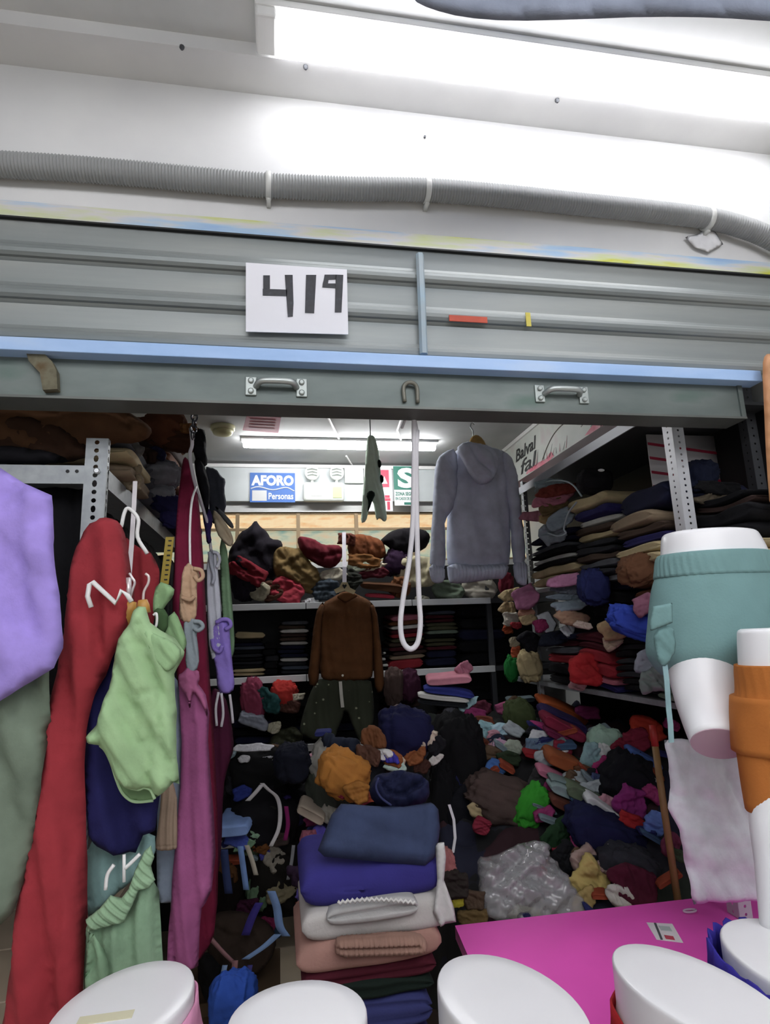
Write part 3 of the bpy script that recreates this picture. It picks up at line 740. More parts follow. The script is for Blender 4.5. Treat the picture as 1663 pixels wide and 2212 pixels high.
wire([(278, 1248), (277, 1300)], 1.515, .0065, m=m, steps=0)
nh = thing('wooden_hanger', at(280, 1350, 1.52), 'wooden hanger with steel hook carrying the navy garment', 'hanger')
m.build('hook', plain('#cfc6c6', .3, .4), nh, True)
MB().tube([at(284, 1299, 1.52), at(279, 1318, 1.52), at(270, 1338, 1.525), at(262, 1362, 1.53)], [.012, .0165, .017, .015], 12).build('shoulder', plain('#b9893f', .45, 0, .15, 30), nh, True)
cloth('navy_coat', [(262, 1340), (285, 1350), (305, 1400), (342, 1500), (348, 1700), (338, 1790), (312, 1800), (292, 1844), (250, 1842), (215, 1822), (188, 1806), (186, 1500), (210, 1425), (238, 1372)], 1.57, '#1d1c52', .035,
      rnd=0, label='dark navy garment hanging behind the pale green romper', cat='coat', folds=((8, .09, .010), (2, .2, .010)), res=34, creases=(([(268, 1700), (272, 1840)], 4, .006), ([(205, 1780), (228, 1790)], 3, .004)))
gh = thing('wooden_hanger', at(309, 1320, 1.47), 'wooden hanger with wire hook carrying the green romper', 'hanger')
wire([(314, 1239), (321, 1246), (320, 1260), (311, 1278), (309, 1300)], 1.475, .003).build('hook', plain('#d8c8c4', .3, .3), gh, True)
MB().tube([at(308, 1296, 1.475), at(309, 1308, 1.475), at(312, 1325, 1.475)], [.010, .014, .014], 12).build('shoulder', plain('#b98a45', .45, 0, .15, 30), gh, True)
gr = thing('green_romper', at(300, 1731, 1.46), 'pale green wrap romper with shorts hanging left of the aisle', 'romper')
cloth('body', [(300, 1310), (318, 1312), (328, 1345), (350, 1362), (376, 1378), (398, 1408), (396, 1418), (378, 1455), (380, 1493), (383, 1568), (385, 1643), (388, 1692), (376, 1688), (353, 1711), (334, 1726), (326, 1706), (312, 1700), (298, 1704), (272, 1697), (256, 1680), (246, 1656), (232, 1626), (218, 1607), (192, 1602), (190, 1590), (209, 1566), (226, 1523), (241, 1470), (248, 1418), (257, 1380), (281, 1347), (292, 1320)], 1.47, '#9dc08d', .045, parent=gr, rnd=0,
      folds=((35, .08, .008), (8, .13, .011)), res=46, rim=.03, creases=(([(303, 1345), (325, 1400), (345, 1470), (352, 1560), (372, 1685)], 3.5, .012), ([(255, 1430), (275, 1475), (300, 1500), (330, 1490)], 6, .010), ([(262, 1395), (300, 1385), (320, 1400)], 4, .007), ([(316, 1728), (311, 1700), (328, 1650), (330, 1560)], 4, .012), ([(280, 1560), (300, 1600), (320, 1600)], 9, .009), ([(270, 1500), (300, 1530)], 9, .010)))
cloth('leg_opening', [(212, 1604), (232, 1600), (300, 1660), (340, 1690), (350, 1712), (331, 1728), (301, 1731), (282, 1728), (263, 1711), (250, 1680), (240, 1648), (226, 1618)], 1.51, '#6f9163', .012, parent=gr, rnd=0, res=30)
for pts in ([(192, 1603), (218, 1608), (232, 1627), (246, 1657), (256, 1681), (272, 1698), (298, 1705), (312, 1701), (326, 1707), (334, 1726)], [(216, 1610), (228, 1622), (241, 1650), (251, 1682), (264, 1712), (283, 1729), (302, 1732), (331, 1729)]):
    wire(pts, 1.468 if pts[0][0] < 200 else 1.508, .0035).build('hem', fabric('#a9cb9a'), gr, True)
cloth('wrap_flap', [(306, 1352), (340, 1372), (372, 1384), (396, 1409), (380, 1440), (362, 1452), (345, 1440), (322, 1400)], 1.435, '#93b785', .02, parent=gr, res=20, folds=((40, .04, .004),))
cloth('green_vest', [(338, 1254), (378, 1268), (375, 1290), (350, 1318), (346, 1340), (368, 1330), (380, 1318), (402, 1376), (404, 1396), (386, 1424), (368, 1388), (352, 1368), (338, 1340), (330, 1310)], 1.60, '#86ab78', .022, kt=.35, label='mid green sleeveless top behind the romper', cat='top', folds=((20, .05, .006),), res=24)
cloth('olive_strap_top', [(332, 1312), (364, 1318), (362, 1366), (342, 1366), (334, 1340)], 1.585, '#3f5a36', .012, label='dark olive piece of clothing between the green tops', cat='clothing', res=14)
wire([(331, 1329), (337, 1325), (339, 1335), (337, 1352), (330, 1357)], 1.49, .003).build('wire_hanger', WHITE, None, True, label='small white wire hook beside the romper neckline', cat='hanger')
cloth('blue_jeans', [(360, 1440), (392, 1480), (395, 1700), (389, 1942), (366, 1952), (341, 1948), (338, 1830), (345, 1600)], 1.80, '#8a9aac', .02, label='light blue jeans hanging behind the green romper', cat='jeans', folds=((3, .06, .003),), res=26, creases=(([(341, 1938), (388, 1932)], 2, .003),))
cloth('beige_skirt', [(350, 1690), (382, 1690), (384, 1828), (378, 1836), (342, 1838), (334, 1830), (344, 1770)], 1.72, '#a48c76', .018, label='beige striped skirt hanging in front of the light jeans', cat='skirt', folds=((0, .02, .002),), res=20, creases=(([(338, 1826), (382, 1824)], 2, .002),))
cloth('teal_trousers', [(186, 1800), (260, 1810), (335, 1790), (338, 1850), (300, 1890), (240, 1940), (215, 1965), (186, 1990)], 1.62, '#7fa3a0', .02, label='grey teal trousers hanging under the navy coat', cat='trousers', folds=((5, .06, .006),), res=22)
lg = thing('green_trousers', at(270, 2240, 1.52), 'green elastic waist trousers on a white hanger, lower left', 'trousers')
cloth('legs', [(320, 1880), (333, 1900), (342, 1930), (348, 1990), (353, 2080), (354, 2250), (185, 2250), (185, 1985), (230, 1990), (275, 1975), (300, 1920)], 1.55, '#83a484', .04, parent=lg, rnd=0, folds=((4, .06, .010),), res=36, creases=(([(266, 1995), (262, 2110)], 4, .010),))
cloth('waistband', [(312, 1838), (326, 1826), (334, 1850), (326, 1872), (336, 1900), (322, 1918), (300, 1922), (284, 1960), (268, 1992), (240, 1998), (190, 2012), (186, 1985), (215, 1962), (240, 1932), (262, 1940), (278, 1920), (292, 1880)], 1.51, '#8fb08c', .022, parent=lg, rnd=0, folds=((50, .016, .003),), res=40)
wire([(228, 1922), (232, 1890), (246, 1868)], 1.50, .004).build('hanger_wire', WHITE, lg, True)
wire([(268, 1905), (268, 1846)], 1.50, .0035, steps=0).build('hanger_wire', WHITE, lg, True)
wire([(270, 1876), (285, 1862), (302, 1845)], 1.50, .004).build('hanger_wire', WHITE, lg, True)
cloth('green_halter', [(186, 2010), (210, 2020), (232, 2060), (240, 2110), (236, 2200), (186, 2200)], 1.50, '#7c9f7d', .02, label='green halter top at the bottom of the left rack', cat='top', folds=((20, .05, .006),), res=18, creases=(([(196, 2030), (206, 2070), (190, 2100)], 7, .015),))
pd = thing('pink_jumpsuit', at(400, 2085, 1.78), 'long mauve pink jumpsuit with knotted front on the left rack', 'jumpsuit')
cloth('body', [(388, 1480), (395, 1470), (425, 1470), (445, 1500), (452, 1540), (450, 1600), (456, 1700), (462, 1780), (465, 1850), (458, 1920), (446, 1945), (436, 1960), (432, 2000), (428, 2088), (362, 2088), (365, 2000), (372, 1900), (384, 1780), (391, 1700), (393, 1600)], 1.78, '#a8568c', .035, parent=pd, rnd=0, folds=((4, .06, .010),), res=40, creases=(([(424, 1560), (426, 1700), (440, 1900)], 3.5, .012),))
cloth('knot', [(384, 1458), (396, 1452), (404, 1440), (414, 1450), (430, 1446), (432, 1465), (426, 1480), (446, 1505), (450, 1560), (440, 1530), (425, 1500), (415, 1495), (410, 1540), (404, 1500), (388, 1490)], 1.74, '#b4608f', .022, parent=pd, crump=.006, res=24)
cloth('burgundy_dress', [(393, 995), (402, 985), (418, 1015), (430, 1080), (438, 1180), (444, 1300), (450, 1420), (462, 1600), (472, 1800), (470, 2000), (440, 2070), (400, 2070), (392, 1600), (378, 1400), (372, 1300), (378, 1180), (386, 1080)], 2.05, '#7a1238', .04, label='long burgundy velvet dress hanging beyond the pink jumpsuit', cat='dress', folds=((4, .06, .010),), res=52)
cloth('plum_trousers', [(452, 1480), (486, 1498), (500, 1560), (506, 1618), (494, 1650), (482, 1700), (478, 1850), (468, 1905), (448, 1905), (450, 1600)], 2.22, '#4a1030', .03, label='dark plum trousers hanging below the lilac top', cat='trousers', folds=((5, .06, .006),), res=30)
cloth('peach_top', [(396, 1228), (408, 1213), (414, 1222), (426, 1228), (433, 1246), (425, 1262), (427, 1300), (424, 1340), (402, 1346), (385, 1336), (389, 1280)], 1.86, '#c9a685', .02, kt=.35, label='small peach tie top hanging on a white cord', cat='top', folds=((6, .035, .006),), crump=.004, res=22, creases=(([(410, 1225), (414, 1240), (420, 1248)], 3, .006),))
cloth('grey_blue_top', [(398, 1342), (418, 1334), (434, 1348), (434, 1358), (424, 1364), (429, 1400), (431, 1438), (412, 1462), (400, 1440), (402, 1390), (396, 1360)], 1.86, '#93a0a6', .018, kt=.35, label='grey blue tie top under the peach top', cat='top', folds=((10, .03, .004),), res=20)
wire([(424, 1050), (414, 1085), (410, 1150), (411, 1228)], [2.02, 1.93, 1.88, 1.86], .0035).build('cord', WHITE, None, True, label='thin white cord holding the peach top', cat='cord')
cloth('white_tank_top', [(450, 1200), (453, 1186), (460, 1188), (469, 1196), (470, 1225), (474, 1260), (479, 1320), (476, 1424), (452, 1424), (446, 1300), (446, 1230)], 2.2, '#c3c7d2', .022, kt=.35, label='white ribbed tank top hanging beside burgundy dress', cat='top', folds=((4, .03, .004),), res=24, creases=(([(458, 1195), (462, 1240), (460, 1255)], 3, .010),))
lt = thing('lilac_top', at(480, 1500, 2.2), 'small lilac top with dangling white strings', 'top')
cloth('body', [(456, 1350), (466, 1336), (482, 1342), (490, 1334), (496, 1350), (497, 1375), (499, 1400), (503, 1440), (508, 1488), (492, 1500), (470, 1494), (466, 1440), (458, 1410), (456, 1378)], 2.2, '#8f78d2', .03, parent=lt, kt=.35, folds=((15, .06, .005),), res=24, creases=(([(466, 1395), (490, 1390)], 3, .006),))
for p in ([(472, 1495), (466, 1530), (468, 1568)], [(478, 1497), (482, 1540), (478, 1570)], [(496, 1500), (500, 1530), (503, 1562)]):
    wire(p, 2.19, .0045).build('string', plain('#c9c6cc', .7), lt, True)
for nm, ob, pts, Yv, cl in (('tie', 'peach_top', [(418, 1228), (434, 1232), (438, 1246), (428, 1254), (420, 1244)], 1.845, '#c9a685'), ('strap', 'white_tank_top', [(460, 1192), (470, 1196), (474, 1210), (468, 1226)], 2.185, '#c3c7d2'), ('tie', 'grey_blue_top', [(418, 1342), (432, 1344), (438, 1354), (428, 1362), (418, 1356)], 1.845, '#93a0a6'), ('tie', 'peach_top', [(392, 1290), (410, 1296), (420, 1288)], 1.84, '#bf9c7c'), ('strap', 'white_tank_top', [(452, 1192), (456, 1220), (462, 1246), (458, 1262)], 2.18, '#aeb3c0')):
    wire(pts, Yv, .006).build(nm, fabric(cl), bpy.data.objects[ob], True)
for pts in ([(466, 1345), (480, 1338), (494, 1340), (498, 1352), (486, 1360)], [(458, 1380), (462, 1400), (474, 1408), (480, 1395)]):
    wire(pts, 2.18, .007).build('bow', fabric('#8f78d2'), lt, True)
cloth('violet_knot_top', [(436, 1085), (448, 1095), (458, 1110), (460, 1128), (454, 1150), (458, 1172), (446, 1176), (444, 1150), (438, 1120)], 2.15, '#2e2057', .02, kt=.35, label='dark violet knotted top tied to the white cord', cat='top', crump=.006, res=18)
m = wire([(412, 925), (415, 960), (410, 985), (420, 1040), (436, 1090), (448, 1130), (452, 1160), (456, 1190)], [1.9, 1.92, 1.95, 2.0, 2.1, 2.15, 2.17, 2.19], .0055)
m.build('rope', plain('#cfcfd6', .6), None, True, label='white rope sloping down from the ceiling on the left', cat='rope')
ch = thing('chain', at(420, 960, 1.9), 'dark steel chain hanging at the top left of the stall', 'chain')
for k in range(5):
    c = at(421 - k * 1.2, 888 + k * 13, 1.9); V, F = [], []
    m = MB(); th = np.linspace(0, 2 * math.pi, 13)
    m.tube([c + np.array([.009 * math.cos(t) * (1 if k % 2 else .3), .009 * math.cos(t) * (.3 if k % 2 else 1), .014 * math.sin(t)]) for t in th], .003, 6).build('link', plain('#4c4e54', .3, .8), ch, True)
cloth('black_jacket', [(424, 928), (440, 925), (446, 945), (444, 975), (450, 1000), (440, 1012), (428, 1010), (420, 985), (414, 960)], 2.15, '#0f0f13', .04, label='black crumpled jacket hanging high on the left', cat='jacket', crump=.012, res=18)
cloth('black_blouse', [(418, 985), (440, 1000), (448, 1030), (455, 1060), (448, 1120), (440, 1090), (425, 1040)], 2.12, '#16161c', .03, label='black blouse hanging behind the white rope', cat='blouse', crump=.008, res=18)
cloth('denim_vest', [(440, 1008), (466, 1012), (478, 1030), (488, 1036), (484, 1060), (490, 1090), (484, 1108), (486, 1130), (452, 1132), (452, 1060)], 2.6, '#454b55', .03, label='dark grey denim vest hanging left of the fascia board', cat='vest', folds=((15, .06, .005),), res=20, creases=(([(452, 1065), (486, 1062)], 3, .006),))
cloth('cream_trousers', [(458, 1102), (470, 1106), (495, 1140), (505, 1165), (502, 1182), (488, 1178), (466, 1150)], 2.2, '#b5a68a', .035, label='cream folded trousers hanging off the left rack end', cat='trousers', folds=((45, .04, .006),), res=18, creases=(([(464, 1112), (488, 1150), (500, 1176)], 4, .014),))
cloth('grey_trousers', [(462, 1090), (480, 1104), (502, 1128), (506, 1142), (496, 1140), (474, 1112)], 2.23, '#55585c', .02, label='grey folded trousers above the cream trousers', cat='trousers', res=14)
cloth('green_scarf', [(474, 1160), (490, 1176), (496, 1240), (504, 1330), (508, 1400), (500, 1425), (488, 1400), (480, 1340), (476, 1250)], 2.26, '#6f8f6c', .025, kt=.35, label='long muted green garment hanging at rack end', cat='clothing', folds=((5, .05, .006),), res=24)
for i, (ya, yb) in enumerate(((1.84, 2.34), (2.36, 2.86), (2.88, 3.36))):  # black cloths added to stand for the dark void inside the rack
    fr = frame((-.56, (ya + yb) / 2, 1.65), math.radians(90)); w2 = (yb - ya) / 2
    V, F = pillow_mesh(np.array([(-w2, -.40), (w2, -.40), (w2, .30), (w2 * .6, .37), (-w2 * .6, .37), (-w2, .30)]), fr, .05, 50 + i, 24, folds=((5, .09, .010),))
    mk('shade_filler', V, F, fabric('#0c0c0f'), None, True, 'black cloth added as shade inside the left rack, ' + ('nearest the post', 'in the middle', 'at the far end')[i], 'coat', 'black shade cloths added in the left rack')
cloth('shade_filler', [(-90, 1060), (120, 1052), (226, 1062), (220, 1300), (205, 1500), (-90, 1500)], 1.88, '#0e0e12', .06, label='black cloth added as shade behind the purple blouse', cat='coat', folds=((5, .1, .01),), res=20)  # black cloth added to darken the space left of the post
tm = thing('tape_measure', at(350, 1255, 2.0), 'yellow tape measure strip hanging inside the left rack', 'tape')
MB().ribbon([at(367, 1160, 2.02), at(362, 1205, 2.02), at(355, 1262, 2.02)], X3, .026).build('tape', plain('#a8912a', .5), tm)
m = MB()
for k in range(9):
    p = at(366.5 - k * 1.15, 1168 + k * 10.5, 2.017); m.box(p[0] - .004, p[0] + .006, p[1] - .001, p[1], p[2] - .002, p[2] + .002)
m.build('print_marks', BLACK, tm)

# ---------------- centre: hoodie, brown outfit, green top, rope loop
HG = '#c6cde0'
hd = thing('grey_hoodie', at(1035, 1262, 3.0), 'light grey hooded sweatshirt hanging from the stall ceiling', 'hoodie')
cloth('body', [(978, 978), (1000, 966), (1040, 962), (1078, 970), (1096, 985), (1101, 1040), (1100, 1100), (1102, 1180), (1098, 1232), (1030, 1238), (967, 1232), (963, 1180), (964, 1110), (968, 1030)], 3.0, HG, .10, parent=hd, folds=((3, .13, .006), (10, .3, .008)), res=34, rim=.10)
cloth('sleeve', [(985, 968), (960, 976), (944, 990), (938, 1020), (934, 1100), (930, 1170), (927, 1232), (958, 1236), (963, 1200), (961, 1150), (960, 1125), (984, 1090), (990, 1030)], 2.96, HG, .06, parent=hd, folds=((35, .10, .005),), res=32)
cloth('sleeve', [(1078, 968), (1100, 984), (1112, 1005), (1119, 1040), (1124, 1090), (1131, 1150), (1137, 1222), (1108, 1226), (1104, 1180), (1101, 1120), (1094, 1080), (1086, 1030)], 2.96, HG, .06, parent=hd, folds=((-35, .10, .005),), res=32)
cloth('cuff', [(925, 1218), (960, 1222), (961, 1256), (942, 1262), (930, 1254)], 2.95, '#c0c7da', .045, parent=hd, folds=((0, .016, .002),), res=14)
cloth('cuff', [(1106, 1212), (1138, 1210), (1139, 1262), (1128, 1266), (1112, 1256)], 2.95, '#c0c7da', .045, parent=hd, folds=((0, .016, .002),), res=14)
cloth('hem', [(964, 1216), (1030, 1220), (1100, 1216), (1088, 1252), (1070, 1250), (1020, 1258), (974, 1262), (968, 1250)], 2.98, '#c0c7da', .11, parent=hd, folds=((0, .02, .003),), res=34, rim=.05)
hb_ = cloth('hood', [(984, 968), (1003, 954), (1030, 958), (1055, 962), (1072, 980), (1077, 1000), (1070, 1030), (1054, 1046), (1034, 1048), (1016, 1030), (1000, 1000)], 2.86, HG, .09, parent=hd, folds=((60, .12, .006),), res=26, creases=(([(1012, 970), (1030, 1000), (1058, 1022)], 5, .016), ([(1040, 968), (1060, 985), (1066, 1010)], 5, .014), ([(1008, 1002), (1030, 1030), (1058, 1030)], 4, .012)))
wh = thing('wooden_hanger', at(1030, 968, 3.0), 'wooden hanger with steel hook holding the grey hoodie', 'hanger')
cloth('shoulder', [(1012, 956), (1018, 944), (1030, 938), (1044, 948), (1052, 966), (1030, 972)], 2.97, '#a5824a', .016, parent=wh, mat=plain('#a5824a', .45, 0, .15, 30), res=12)
wire([(1022, 942), (1021, 930), (1016, 922), (1019, 914), (1024, 918)], 2.98, .0035).build('hook', plain('#c4c6c8', .3, .6), wh, True)
ck = at(1020, 912, 3.0)
MB().tube([(ck[0], 3.0, 2.76), (ck[0], 3.0, ck[2] + .0)], .004, 8).build('steel_hook', plain('#b9bcc0', .3, .6), None, True, label='small steel hook in the ceiling above the hoodie', cat='hook')

bj = thing('brown_jacket', at(745, 1500, 3.3), 'brown velour zip jacket hanging in front of the back shelves', 'jacket')
BR = '#5d3818'
cloth('body', [(697, 1302), (715, 1293), (732, 1282), (748, 1286), (768, 1282), (790, 1293), (803, 1302), (806, 1345), (808, 1400), (806, 1458), (796, 1470), (745, 1472), (702, 1470), (691, 1460), (690, 1400), (689, 1345)], 3.3, BR, .08, parent=bj, folds=((3, .10, .006), (80, .2, .005)), res=32, rim=.09, creases=(([(743, 1290), (741, 1470)], 2.2, .010), ([(692, 1456), (806, 1456)], 2.5, .006)))
cloth('sleeve', [(702, 1296), (686, 1312), (678, 1345), (672, 1400), (663, 1478), (686, 1484), (692, 1430), (694, 1360)], 3.27, BR, .05, parent=bj, folds=((20, .1, .006),), res=26)
cloth('sleeve', [(798, 1296), (813, 1316), (820, 1370), (826, 1430), (832, 1492), (810, 1498), (806, 1440), (804, 1360)], 3.27, BR, .05, parent=bj, folds=((-20, .1, .006),), res=26)
cloth('collar', [(726, 1290), (736, 1278), (760, 1277), (775, 1287), (762, 1294), (746, 1302), (736, 1297)], 3.24, '#6a4220', .02, parent=bj, res=14)
p = at(740, 1459, 3.23); MB().lathe([(.006, 0), (.006, -.004)], p, 8, 'y').build('zip_pull', plain('#c9c4b4', .3, .5), bj)
def dots(name, base, dot):
    m, nt, b = newmat(name)
    tc = nt.nodes.new('ShaderNodeTexCoord'); v = nt.nodes.new('ShaderNodeTexVoronoi'); v.inputs['Scale'].default_value = 22
    mp = nt.nodes.new('ShaderNodeMapping'); mp.inputs['Scale'].default_value = (1, .02, 1); nt.links.new(tc.outputs['Object'], mp.inputs[0]); nt.links.new(mp.outputs[0], v.inputs['Vector'])
    r = ramp(nt, v.outputs['Distance'], [(.10, dot), (.14, base)]); nt.links.new(r.outputs[0], b.inputs['Base Color'])
    b.inputs['Roughness'].default_value = .9; return m
gs = thing('dotted_shorts', at(730, 1610, 3.33), 'dark olive dotted shorts hanging under the brown jacket', 'shorts')
cloth('body', [(694, 1462), (800, 1462), (806, 1500), (809, 1540), (802, 1580), (782, 1612), (764, 1575), (746, 1527), (736, 1560), (720, 1602), (690, 1602), (652, 1588), (645, 1576), (660, 1522), (676, 1482)], 3.31, '#2c3020', .06, parent=gs, mat=dots('olive_dots', '#2a2e1f', '#8d9078'), folds=((8, .12, .008),), res=34, rim=.07)
MB().ribbon([at(735, 1472, 3.26), at(737, 1500, 3.255), at(740, 1528, 3.26)], X3, .017).build('drawstring', plain('#b9b6ac', .7), gs)
hg = thing('cream_hanger', at(744, 1290, 3.24), 'cream plastic hanger with heart cutout holding the brown jacket', 'hanger')
fr = frame(at(744, 1275, 3.22))
MB().prism(px_to_frame([(738, 1258), (750, 1258), (756, 1270), (768, 1276), (764, 1284), (744, 1276), (726, 1282), (721, 1274), (733, 1268)], fr), *fr[:3], fr[3], .008).build('hanger_top', plain('#c9b98c', .5), hg)
fr = frame(at(744, 1267, 3.21)); MB().prism(px_to_frame([(744, 1272), (739, 1265), (741, 1262), (744, 1264), (747, 1262), (749, 1265)], fr), *fr[:3], fr[3], .002).build('heart_cutout', BLACK, hg)
MB().ribbon([at(743, 1150, 3.50), at(743, 1180, 3.42), at(744, 1225, 3.28), at(744, 1268, 3.218)], X3, .022).build('hanging_strap', plain('#a9a4ac', .5), None, label='pale strap tied to the window holding the brown jacket', cat='strap')

gt = thing('green_cami', at(808, 1130, 3.05), 'pale green top hanging from a ceiling hook in front of the signs', 'top')
cloth('body', [(795, 940), (806, 940), (814, 957), (820, 985), (822, 1030), (829, 1065), (834, 1100), (836, 1122), (829, 1129), (820, 1118), (812, 1126), (808, 1092), (803, 1080), (796, 1104), (790, 1128), (779, 1130), (781, 1095), (786, 1040), (790, 985), (791, 957)], 3.05, '#cfe6d0', .035, parent=gt, folds=((10, .05, .006),), res=40, creases=(([(800, 985), (808, 1040), (822, 1075)], 3, .012),))
cloth('dark_lining', [(790, 1068), (800, 1058), (812, 1066), (804, 1082), (798, 1100), (793, 1108), (796, 1085)], 3.01, '#15221c', .008, parent=gt, res=14)
for p in ((819, 1002), (824, 1035)):
    cloth('black_bow', [(p[0] - 4, p[1] - 10), (p[0] + 4, p[1] - 8), (p[0] + 5, p[1] + 6), (p[0] - 2, p[1] + 10)], 3.02, '#101512', .008, parent=gt, res=10)
gk = at(800, 940, 3.05)
m = MB().tube([(gk[0], 3.05, 2.76), (gk[0], 3.05, gk[2] - .01)], .004, 8); m.build('steel_hook', plain('#b9bcc0', .3, .6), None, True, label='steel ceiling hook holding the pale green top', cat='hook')
rl = thing('rope_loop', at(886, 1405, 1.66), 'white rope loop hanging down from the shutter bar', 'rope')
ROPE = plain('#d3d1d6', .7, bump=.4, bscale=250)
wire([(894, 890), (894, 1000), (892, 1120), (884, 1210), (871, 1290), (865, 1345), (870, 1385), (886, 1402), (902, 1388), (908, 1345), (905, 1290), (902, 1200), (900, 1100), (899, 1000), (901, 930)], 1.66, .0075, steps=8).build('loop', ROPE, rl, True)
wire([(901, 932), (897, 912), (890, 893)], 1.66, .005).build('tie', ROPE, rl, True)
wire([(888, 888), (876, 905), (868, 925)], 1.68, .004).build('tie', ROPE, rl, True)

# ---------------- mannequin hip forms in the front row
def hip_form(c, a, b, rot, top, label, bottom=.52):
    e = thing('mannequin_form', (c[0], c[1], 0), label, 'mannequin', 'white hip forms in the front row')
    r = math.radians(rot); th = np.linspace(0, 2 * math.pi, 48, endpoint=False); V = []
    prof = [(top, .75), (top, .965), (top - .0015, .985), (top - .005, .997), (top - .010, 1.0), (top - .08, 1.0), (top - .16, 1.10), (top - .24, 1.22), (top - .32, 1.22), (bottom + .03, 1.08), (bottom, .9)]
    for z, s in prof:
        x, y = a * s * np.cos(th), b * s * np.sin(th)
        V.append(np.stack([c[0] + x * math.cos(r) - y * math.sin(r), c[1] + x * math.sin(r) + y * math.cos(r), np.full(48, z)], 1))
    m, n = len(V), 48; V = np.vstack(V)
    F = [(i * n + k, (i + 1) * n + k, (i + 1) * n + (k + 1) % n, i * n + (k + 1) % n) for i in range(m - 1) for k in range(n)]
    F += [tuple(range(n)), tuple((m - 1) * n + k for k in range(n))[::-1]]
    mk('shell', V, F, FORM, e)
    MB().lathe([(.014, .02), (.014, bottom)], (c[0], c[1], 0), 12).build('pole', plain('#a9acb0', .3, .8), e, True)
    MB().lathe([(.12, 0), (.12, .008), (.02, .025)], (c[0], c[1], 0), 24).build('base', plain('#a9acb0', .3, .8), e, True)
    return e
def worn(name, c, a, b, rot, z1, z0, col, label, cat, flare=1.25, folds=14, famp=.02, top=1.03):
    r = math.radians(rot); th = np.linspace(0, 2 * math.pi, 96, endpoint=False); V = []
    for i, q_ in enumerate(np.linspace(0, 1, 12)):
        s = top + (flare - top) * sstep(np.array(q_ * 1.2)) ; f = s * (1 + famp * (np.sin(th * folds + 3 * q_) + .4 * np.sin(th * folds * 1.9)))
        x, y = a * f * np.cos(th), b * f * np.sin(th)
        V.append(np.stack([c[0] + x * math.cos(r) - y * math.sin(r), c[1] + x * math.sin(r) + y * math.cos(r), np.full(96, z1 + (z0 - z1) * q_) + famp * .25 * np.sin(th * folds)], 1))
    V = np.vstack(V); n = 96
    F = [(i * n + k, (i + 1) * n + k, (i + 1) * n + (k + 1) % n, i * n + (k + 1) % n) for i in range(11) for k in range(n)]
    o = mk(name, V, F, fabric(col), None, True, label, cat)
    md = o.modifiers.new('thickness', 'SOLIDIFY'); md.thickness = .004; md.offset = 1
    return o
e = hip_form((-.272, 1.30), .110, .150, -22, .97, 'white hip form, leftmost in the front row, beside the red dress')
worn('pink_shorts', (-.272, 1.30), .110, .150, -22, .945, .60, '#d88fb4', 'pale pink shorts worn by the leftmost hip form', 'shorts', 1.6, 9, .012, 1.02)
f = atz(235, 2195, .972)
MB().box(f[0] - .05, f[0] + .04, f[1] - .012, f[1] + .012, .9695, .9712).build('masking_tape', plain('#d5d1b4', .6), e)
hip_form((.033, 1.188), .118, .112, 0, .97, 'white hip form, second from left, in front of the folded stack')
hip_form((.395, 1.145), .108, .170, 14, .97, 'white hip form in front of the pink table, left of the red shorts')
hip_form((.722, 1.095), .098, .178, 12, .97, 'white hip form wearing red shorts in front of the pink table')
worn('red_shorts', (.722, 1.095), .098, .178, 12, .895, .60, '#b3141c', 'bright red shorts worn by a hip form at the front', 'shorts', 1.3, 9, .012, 1.04)
hip_form((1.005, 1.10), .140, .21, 10, .97, 'white hip form, rightmost, wearing a blue ruffled skirt')
worn('blue_skirt', (1.005, 1.10), .140, .21, 10, .955, .62, '#2d2391', 'dark blue ruffled skirt on the rightmost hip form', 'skirt', 1.35, 26, .022, 1.10)

# ---------------- raised mannequins at the right
tf = thing('leg_mannequin', at(1530, 1450, 1.7), 'white leg mannequin wearing teal cargo shorts, hung at right', 'mannequin')
V, F = loft_mesh(loft_px([(1452, 1606, 1149, 1.52), (1441, 1620, 1153, 1.52), (1437, 1629, 1165, 1.52), (1436, 1645, 1200, 1.52), (1430, 1660, 1260, 1.52), (1420, 1672, 1340, 1.52), (1420, 1674, 1420, 1.52)], .68), 48, 5, flat=True)
mk('hips', V, F, FORM, tf)
V, F = loft_mesh(loft_px([(1440, 1612, 1400, 1.50), (1450, 1604, 1450, 1.475), (1465, 1594, 1510, 1.44), (1482, 1596, 1560, 1.405), (1500, 1606, 1606, 1.365)], .82), 40, 5)
mk('thigh', V, F, FORM, tf)
Vr = np.array(V)[-40:]; nr_ = np.cross(Vr[10] - Vr[0], Vr[20] - Vr[0]); nr_ /= np.linalg.norm(nr_); nr_ *= -1 if nr_[2] > 0 else 1
cc = Vr.mean(0); Vr = cc + (Vr - cc) * .985
mk('cut_face', np.vstack([Vr + nr_ * .0025, Vr - nr_ * .001]), [tuple(range(40)), tuple(range(79, 39, -1))] + [(k, (k + 1) % 40, 40 + (k + 1) % 40, 40 + k) for k in range(40)], plain('#b9a0ac', .5), tf, False)
V, F = loft_mesh(loft_px([(1570, 1670, 1410, 1.57), (1578, 1668, 1500, 1.58), (1590, 1660, 1580, 1.58), (1600, 1655, 1640, 1.58)], .8), 36, 4, flat=True)
mk('thigh', V, F, FORM, tf)
TEAL = '#709696'
ts = thing('cargo_shorts', at(1530, 1450, 1.68), 'teal cargo shorts with elastic waist on the hung mannequin', 'shorts')
V, F = loft_mesh(loft_px([(1428, 1652, 1238, 1.52), (1418, 1664, 1275, 1.52), (1411, 1676, 1340, 1.52), (1407, 1682, 1400, 1.52), (1420, 1682, 1430, 1.52), (1440, 1680, 1453, 1.52)], .72), 72, 6, 5, .008, 3, flat=True)
mk('body', V, F, fabric(TEAL, .05), ts)
